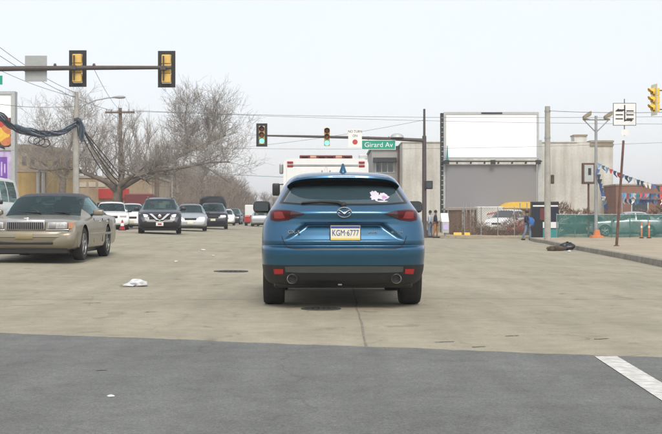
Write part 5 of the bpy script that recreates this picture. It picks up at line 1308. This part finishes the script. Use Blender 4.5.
# long overhead wires (their far ends reach poles beyond the frame)
wire(sag(W(107,110.5,74.84), W(840,113.5,70), .35, 60), .011, 'long thin wire from the crossarm across the whole avenue', n=4)
wire(sag(W(134,110.5,74.84), W(840,124,70), .30, 60), .010, 'second long wire from the crossarm across the avenue', n=4)
wire(sag(W(-60,14,40), W(112,110.4,74.8), .5, 40), .014, 'slanting wire from the crossarm to the upper corner', n=4)
wire(sag(W(-60,-2,40), W(76.3,93,60), .35, 40), .013, 'steeper slanting wire down to the lamp pole top', n=4)
wire(sag(W(-60,38,45), W(76.3,97,60), .3, 40), .011, 'lower slanting wire reaching the lamp pole', n=4)
wire(sag(W(-60,92,50), W(76.3,106,60), .3, 30), .011, 'almost level wire reaching the lamp pole above the bundle', n=4)
wire(sag(W(94,69,43.1), W(120.2,110,74.9), .2, 24), .010, 'thin wire from the near mast arm to the crossarm', n=4)
wire(sag(W(157,147,86), W(840,134,80), .5, 60), .010, 'thin wire from the bare brown pole across the avenue', n=4)
wire(sag(W(157,152,86), W(424.3,120,67), .4, 40), .009, 'thin wire from the bare brown pole to the far mast', n=4)
wire(sag(W(157,170,86), W(371,180,98), .1, 40), .016, 'pale low wire above the far traffic', m='teal', n=4)

# ------------------------------------------------------------------ trees
def branch(tw, p, d, L, r, depth, q, up=.25, kids=(4,6), tr=None):
    n = 4 if depth > 1 else 3; pts = [p.copy()]; rad = [r]; dd = d.normalized()
    for k in range(n):
        dd = (dd+Vector((q.uniform(-.38,.38), q.uniform(-.38,.38), q.uniform(-.28,.34)+up*.12))).normalized()
        pts.append(pts[-1]+dd*L/n); rad.append(max(.006, r*(1-.62*(k+1)/n)))
    (tr if tr is not None and r > .05 else tw).tube(pts, rad, 6 if r > .06 else (4 if r > .02 else 3), False)
    if depth <= 0: return
    for k in range(q.randint(*kids)):
        t = q.uniform(.25, 1.0)*n; i = min(int(t), n-1); b = pts[i].lerp(pts[i+1], t-i)
        side = Vector((q.uniform(-1,1), q.uniform(-1,1), q.uniform(-.6,.8)+up)).normalized()
        nd = (dd*.75+side*.85).normalized()
        branch(tw, b, nd, L*q.uniform(.45,.72), max(.007, rad[i]*q.uniform(.4,.6)), depth-1, q, up, kids, tr)
def limb_tree(name, label, base_px, D, limbs, r0, seed, tdepth=3, group=None, spread=1.0, blen=2.2):
    q = random.Random(seed); x = WX(base_px, D); zb = gz(x, D); e = empty(name, (x, D, zb), 0, label, 'tree', group); tk, tw = MB(), MB()
    for lm in limbs:
        pts = spline([Vector((WX(px, D+dy)-x, dy, WZ(py, D+dy)-zb)) for px, py, dy in lm['p']], 6); n = len(pts); ra, rb = lm['r']
        rad = [lerp(ra, rb, (k/(n-1))**.8) for k in range(n)]
        tk.tube(pts, rad, 9, True)
        if not lm.get('twigs', 1): continue
        for k in range(int(n*lm.get('f', .3)), n):
            for _ in range(lm.get('n', 2)):
                d = (pts[min(k+1, n-1)]-pts[max(k-1, 0)]).normalized(); s = Vector((q.uniform(-1,1), q.uniform(-1,1), q.uniform(-.45,1.1))).normalized()
                branch(tw, pts[k], d*.45+s*spread, blen*q.uniform(.55,1.2)*lm.get('l', 1), max(.012, min(.05, rad[k]*q.uniform(.22,.42))), tdepth-1, q, lm.get('up', .3)*.35, (4,6), tk)
    tk.build('trunk', 'bark', e, 60); tw.build('crown', 'twig', e, None, recalc=False); return e
limb_tree('street_tree', 'big bare tree with long low limbs reaching out over the avenue', 118, 73, [
    dict(p=[(118,250,0),(118,215,0),(117,196,0),(119,186,0)], r=(.36,.26), twigs=0),
    dict(p=[(118,188,0),(130,178,-.5),(150,172,-1),(180,168,-1.5),(208,163,-2),(230,162,-2)], r=(.19,.035), f=.25, n=4, up=.25),
    dict(p=[(119,190,0),(136,180,.5),(160,166,1),(188,152,1.5),(210,142,2),(226,135,2)], r=(.17,.03), f=.25, n=4, up=.35),
    dict(p=[(186,152,1.3),(188,138,1.3),(185,122,1.4),(187,104,1.6)], r=(.10,.02), f=.1, n=4, l=.8, up=.6),
    dict(p=[(206,146,1.6),(212,132,1.6),(214,120,1.8),(216,108,1.8)], r=(.09,.02), f=.1, n=2, l=1.0, up=.6),
    dict(p=[(200,165,-1.8),(214,172,-2.2),(228,182,-2.6)], r=(.08,.02), f=.2, n=2, l=.6, up=-.1),
    dict(p=[(117,192,0),(106,182,-.6),(90,175,-1),(70,168,-1.6),(48,170,-2),(30,168,-2)], r=(.22,.04), f=.3, n=2),
    dict(p=[(117,190,0),(108,172,.6),(96,155,1),(88,138,1.4),(82,122,1.6)], r=(.20,.03), f=.35, n=2, up=.4),
    dict(p=[(119,188,0),(124,168,.2),(122,148,.2),(126,128,.2)], r=(.16,.02), f=.3, n=2, up=.5, l=.7)], .42, 5, tdepth=3, blen=1.75)
limb_tree('street_tree', 'bare round-crowned tree standing behind the lamp pole', 62, 80, [
    dict(p=[(62,240,0),(62,200,0),(63,178,0)], r=(.32,.24), twigs=0),
    dict(p=[(63,180,0),(56,160,.5),(49,142,.8),(43,126,1)], r=(.15,.025), f=.2, n=2, up=.4),
    dict(p=[(63,180,0),(68,155,-.5),(73,134,-.6),(74,112,-.6)], r=(.16,.025), f=.2, n=2, up=.5),
    dict(p=[(63,178,0),(76,162,.5),(88,144,1),(98,128,1)], r=(.14,.025), f=.2, n=2, up=.4),
    dict(p=[(63,178,0),(50,168,0),(34,158,-.5),(22,150,-.8)], r=(.12,.02), f=.3, n=2, up=.3)], .32, 9, tdepth=3, blen=1.6)
# slim upright trees behind
q = random.Random(31)
for k, (px, top) in enumerate(((92,138),(101,128),(107,134),(113,124),(129,130),(136,122),(143,134),(150,128),(163,142),(84,146))):
    D = 96+k*1.3; x = WX(px, D); zb = gz(x, D); e = empty('slim_tree', (x, D, zb), 0, 'slim bare upright tree behind the low shop', 'tree', 'slim trees behind the low shop'); tk, tw = MB(), MB()
    h = WZ(top, D)-zb; pts = [Vector((q.uniform(-.12,.12)*j, q.uniform(-.1,.1)*j, h*j/6)) for j in range(7)]; tk.tube(pts, [lerp(.10,.015,j/6) for j in range(7)], 6)
    for j in range(26):
        t = q.uniform(.3, .97)*6; i = int(t); b = pts[i].lerp(pts[i+1], t-i)
        branch(tw, b, Vector((q.uniform(-.6,.6), q.uniform(-.6,.6), 1.3)), q.uniform(.9,2.4), .032, 1, q, .8, (3,5))
    tk.build('trunk', 'twig', e, 60); tw.build('crown', 'twig', e, recalc=False)
# the far wood beside the avenue: one brown mass of bare crowns
import numpy as np
protos = []
for sd_ in (3, 4, 5, 6):
    q = random.Random(sd_); tw = MB(); h = 8
    tw.tube([Vector((0,0,0)), Vector((q.uniform(-.3,.3),q.uniform(-.3,.3),h*.35)), Vector((q.uniform(-.6,.6),0,h*.7)), Vector((q.uniform(-.6,.6),0,h))], [.20,.15,.09,.02], 6)
    for k in range(26):
        z = q.uniform(.12, .95)*h; a = q.uniform(0, 6.28); branch(tw, Vector((0,0,z)), Vector((math.cos(a), math.sin(a), q.uniform(.2,.9))), (1.2-.6*z/h)*q.uniform(1.6,3.0), .06, 2, q, .4, (3,5))
    protos.append((np.array(tw.v), tw.f))
q = random.Random(77); V_ = []; F_ = []; off = 0
def plant(px, D, h):
    global off
    pv, pf = protos[q.randrange(4)]; s = h/8; a = q.uniform(0, 6.28); ca_, sa_ = math.cos(a), math.sin(a); x = WX(px, D)
    R_ = np.array([[ca_, -sa_, 0], [sa_, ca_, 0], [0, 0, 1]]); v = pv @ R_.T*s*np.array([q.uniform(.9,1.3), 1, 1])+np.array([x, D, gz(x, D)])
    V_.extend(map(tuple, v)); F_.extend([tuple(i+off for i in f) for f in pf]); off += len(pv)
hprof = [(130,182),(150,174),(165,170),(185,173),(205,178),(222,182),(236,187),(246,195),(254,203),(262,211)]
for k in range(110):
    px = q.uniform(126, 258); D = q.uniform(120, 230); top = interp(hprof, px)+q.uniform(-6, 8); plant(px, D, max(2.0, WZ(top, D)))
for k in range(16):
    px = q.uniform(262, 296); D = q.uniform(170, 260); top = q.uniform(196, 210)-max(0, px-275)*.9; plant(px, D, WZ(top, D))
me = bpy.data.meshes.new('far_wood'); me.from_pydata(V_, [], F_); me.materials.append(MATS['twig_far']); o = bpy.data.objects.new('far_wood', me); col.objects.link(o)
tag(o, 'brown mass of bare trees far down the avenue', 'woodland', kind='stuff')
# long bank behind the wood closes the view down the street
def bank(name, px0, px1, D, tops, label):
    pass

# ------------------------------------------------------------------ people
def skin(name, verts, edges, rad, m, parent, sub=1):
    me = bpy.data.meshes.new('tmp'); me.from_pydata(verts, edges, []); o = bpy.data.objects.new('tmp', me); col.objects.link(o)
    md = o.modifiers.new('s', 'SKIN'); md.use_smooth_shade = True
    for i, r_ in enumerate(rad):
        sv = me.skin_vertices[0].data[i]; sv.radius = (r_, r_) if not isinstance(r_, tuple) else r_; sv.use_root = (i == 0)
    sb = o.modifiers.new('u', 'SUBSURF'); sb.levels = sub; sb.render_levels = sub
    me2 = eval_mesh(o); bpy.data.objects.remove(o); me2.materials.clear(); me2.materials.append(MATS[m])
    p = bpy.data.objects.new(name, me2); col.objects.link(p); p.parent = parent; return p
def person(px, d, rz, label, top, trousers, step=.18, H=1.62, zo=0, arm=.1, bag=None):
    x = WX(px, d); r = empty('person', (x, d, gz(x, d)+zo), rz, label, 'person'); k = H/1.75
    J = dict(pel=(0,0,.95), chest=(0,.0,1.25), neck=(0,.0,1.47), head0=(0,-.02,1.55), head1=(0,-.02,1.70),
             hl=(.10,0,.92), kl=(.11,-step*.6,.50), al=(.11,-step*.55,.09), tl=(.12,-step*.55-.17,.04), hr=(-.10,0,.92), kr=(-.11,step*.25,.50), ar=(-.11,step,.10), tr=(-.12,step-.16,.04),
             sl=(.19,0,1.42), el=(.25,arm,1.14), wl=(.25,arm-.12,.90), sr=(-.19,0,1.42), er=(-.25,-arm*.5,1.14), wr=(-.25,-arm-.10,.92))
    J = {a: (b[0]*k, b[1]*k, b[2]*k) for a, b in J.items()}
    def mk(names, links, rad, nm, m, extra=[]):
        vs = [J[n] for n in names]; es = [(names.index(a), names.index(b)) for a, b in links]; return skin(nm, vs, es, [t if isinstance(t, tuple) else t*k for t in rad], m, r)
    names = ['pel','chest','neck','head0','head1','hl','kl','al','tl','hr','kr','ar','tr','sl','el','wl','sr','er','wr']
    links = [('pel','chest'),('chest','neck'),('neck','head0'),('head0','head1'),('pel','hl'),('hl','kl'),('kl','al'),('al','tl'),('pel','hr'),('hr','kr'),('kr','ar'),('ar','tr'),('chest','sl'),('sl','el'),('el','wl'),('chest','sr'),('sr','er'),('er','wr')]
    vs = [J[n] for n in names]; es = [(names.index(a), names.index(b)) for a, b in links]
    rad = [.13*k,.14*k,.055*k,.085*k,.085*k,.08*k,.055*k,.035*k,.03*k,.08*k,.055*k,.035*k,.03*k,.06*k,.042*k,.028*k,.06*k,.042*k,.028*k]
    for wn_, sx in (('wl', 1), ('wr', -1)):                  # palm and five fingers
        w0 = Vector(J[wn_]); i = len(vs); vs.append(tuple(w0+Vector((0,-.02,-.07))*k)); es.append((names.index(wn_), i)); rad.append(.03*k)
        for f_ in range(4):
            b0 = w0+Vector((0, -.045+.022*f_, -.10))*k; vs.append(tuple(b0)); es.append((i, len(vs)-1)); rad.append(.009); vs.append(tuple(b0+Vector((-sx*.012, -.012, -.05-.01*(f_ in (1,2))))*k)); es.append((len(vs)-2, len(vs)-1)); rad.append(.008)
        vs.append(tuple(w0+Vector((-sx*.01, -.06, -.06))*k)); es.append((i, len(vs)-1)); rad.append(.011)
    skin('body', vs, es, rad, 'skin', r)
    mk(['pel','chest','neck','sl','el','wl','sr','er','wr','hem'], [], [], '', '') if 0 else None
    J['hem'] = (0,0,.80*k); J['col'] = (0,0,1.455*k); 
    wl2 = Vector(J['el']).lerp(Vector(J['wl']), .92); wr2 = Vector(J['er']).lerp(Vector(J['wr']), .92); J['wl2'] = tuple(wl2); J['wr2'] = tuple(wr2)
    mk(['chest','pel','hem','col','sl','el','wl2','sr','er','wr2'], [('chest','pel'),('pel','hem'),('chest','col'),('chest','sl'),('sl','el'),('el','wl2'),('chest','sr'),('sr','er'),('er','wr2')], [.175,.165,.165,.075,.085,.065,.048,.085,.065,.048], 'coat', top)
    al2 = Vector(J['kl']).lerp(Vector(J['al']), .95); ar2 = Vector(J['kr']).lerp(Vector(J['ar']), .95); J['al2'] = tuple(al2); J['ar2'] = tuple(ar2)
    mk(['pel','hl','kl','al2','hr','kr','ar2'], [('pel','hl'),('hl','kl'),('kl','al2'),('pel','hr'),('hr','kr'),('kr','ar2')], [.15,.105,.08,.062,.105,.08,.062], 'trousers', trousers)
    for a, t in (('al','tl'),('ar','tr')):
        mb = MB(); b0 = J[a]; mb.boxb((b0[0]-.05*k, J[t][1]-.03*k, 0), (b0[0]+.05*k, b0[1]+.07*k, .10*k)); mb.build('shoe', 'trash_black', r, 60, .03)
    mb = MB(); hx, hy, hz = J['head1']; mb.lathe([(.098*k,-.07*k),(.105*k,0),(.095*k,.06*k),(.05*k,.10*k),(.005,.108*k)], (hx, hy+.015, hz), 'z', 14); mb.build('hair', 'hair', r, 60)
    mb = MB(); mb.lathe([(.018*k,-.02),(.012*k,-.03),(.003,-.035)], (hx, hy-.085*k, hz-.06*k), 'y', 8); mb.build('nose', 'skin', r, 60)
    for s in (-1, 1):
        mb = MB(); mb.lathe([(.012*k,0),(.003,-.006)], (hx+s*.035*k, hy-.088*k, hz-.025*k), 'y', 8); mb.build('eye', 'ink', r, 60)
    return r
person(435.5, 67.6, R(75), 'person in dark jacket and tan trousers waiting at the crossing', 'cloth_navy', 'cloth_tan', .14, 1.60, 0, .14)
person(430.3, 68.0, R(-120), 'person in pale blue top by the far signal pole', 'cloth_pale', 'denim', .05, 1.58, 0)
person(527.0, 64.2, R(60), 'person in dark coat and jeans walking with a blue bag', 'cloth_navy', 'denim', .26, 1.62, 0, .16)
x = WX(531.7, 64.0); z_ = gz(x, 64.0)
b_ = lump('shoulder_bag', 'cloth_blue', (x-.02, 64.05, z_+.74), .22, 'bright blue bag slung at the side of the walking person', 'bag', 41, None, (.75,.6,1.35))
mb = MB(); mb.tube([(-.05,0,.3),(-.16,-.02,.60),(-.25,.02,.62)], .02, 5); mb.build('strap', 'cloth_blue', b_, 60)

# ------------------------------------------------------------------ thin haze in the air down the avenue
mb = MB(); mb.boxb((-520, -170, -1.3), (520, 820, 15)); hz = mb.build('haze', 'wire'); hz.data.materials.clear()
hm = bpy.data.materials.new('haze'); hm.use_nodes = True; n = hm.node_tree; n.nodes.clear()
o_ = n.nodes.new('ShaderNodeOutputMaterial'); pv = n.nodes.new('ShaderNodeVolumePrincipled')
pv.inputs['Color'].default_value = (.975, .985, 1.0, 1); pv.inputs['Density'].default_value = .0010; pv.inputs['Anisotropy'].default_value = .2
n.links.new(pv.outputs[0], o_.inputs['Volume']); hz.data.materials.append(hm)
tag(hz, 'thin pale haze in the air over the whole street', 'haze', kind='stuff')
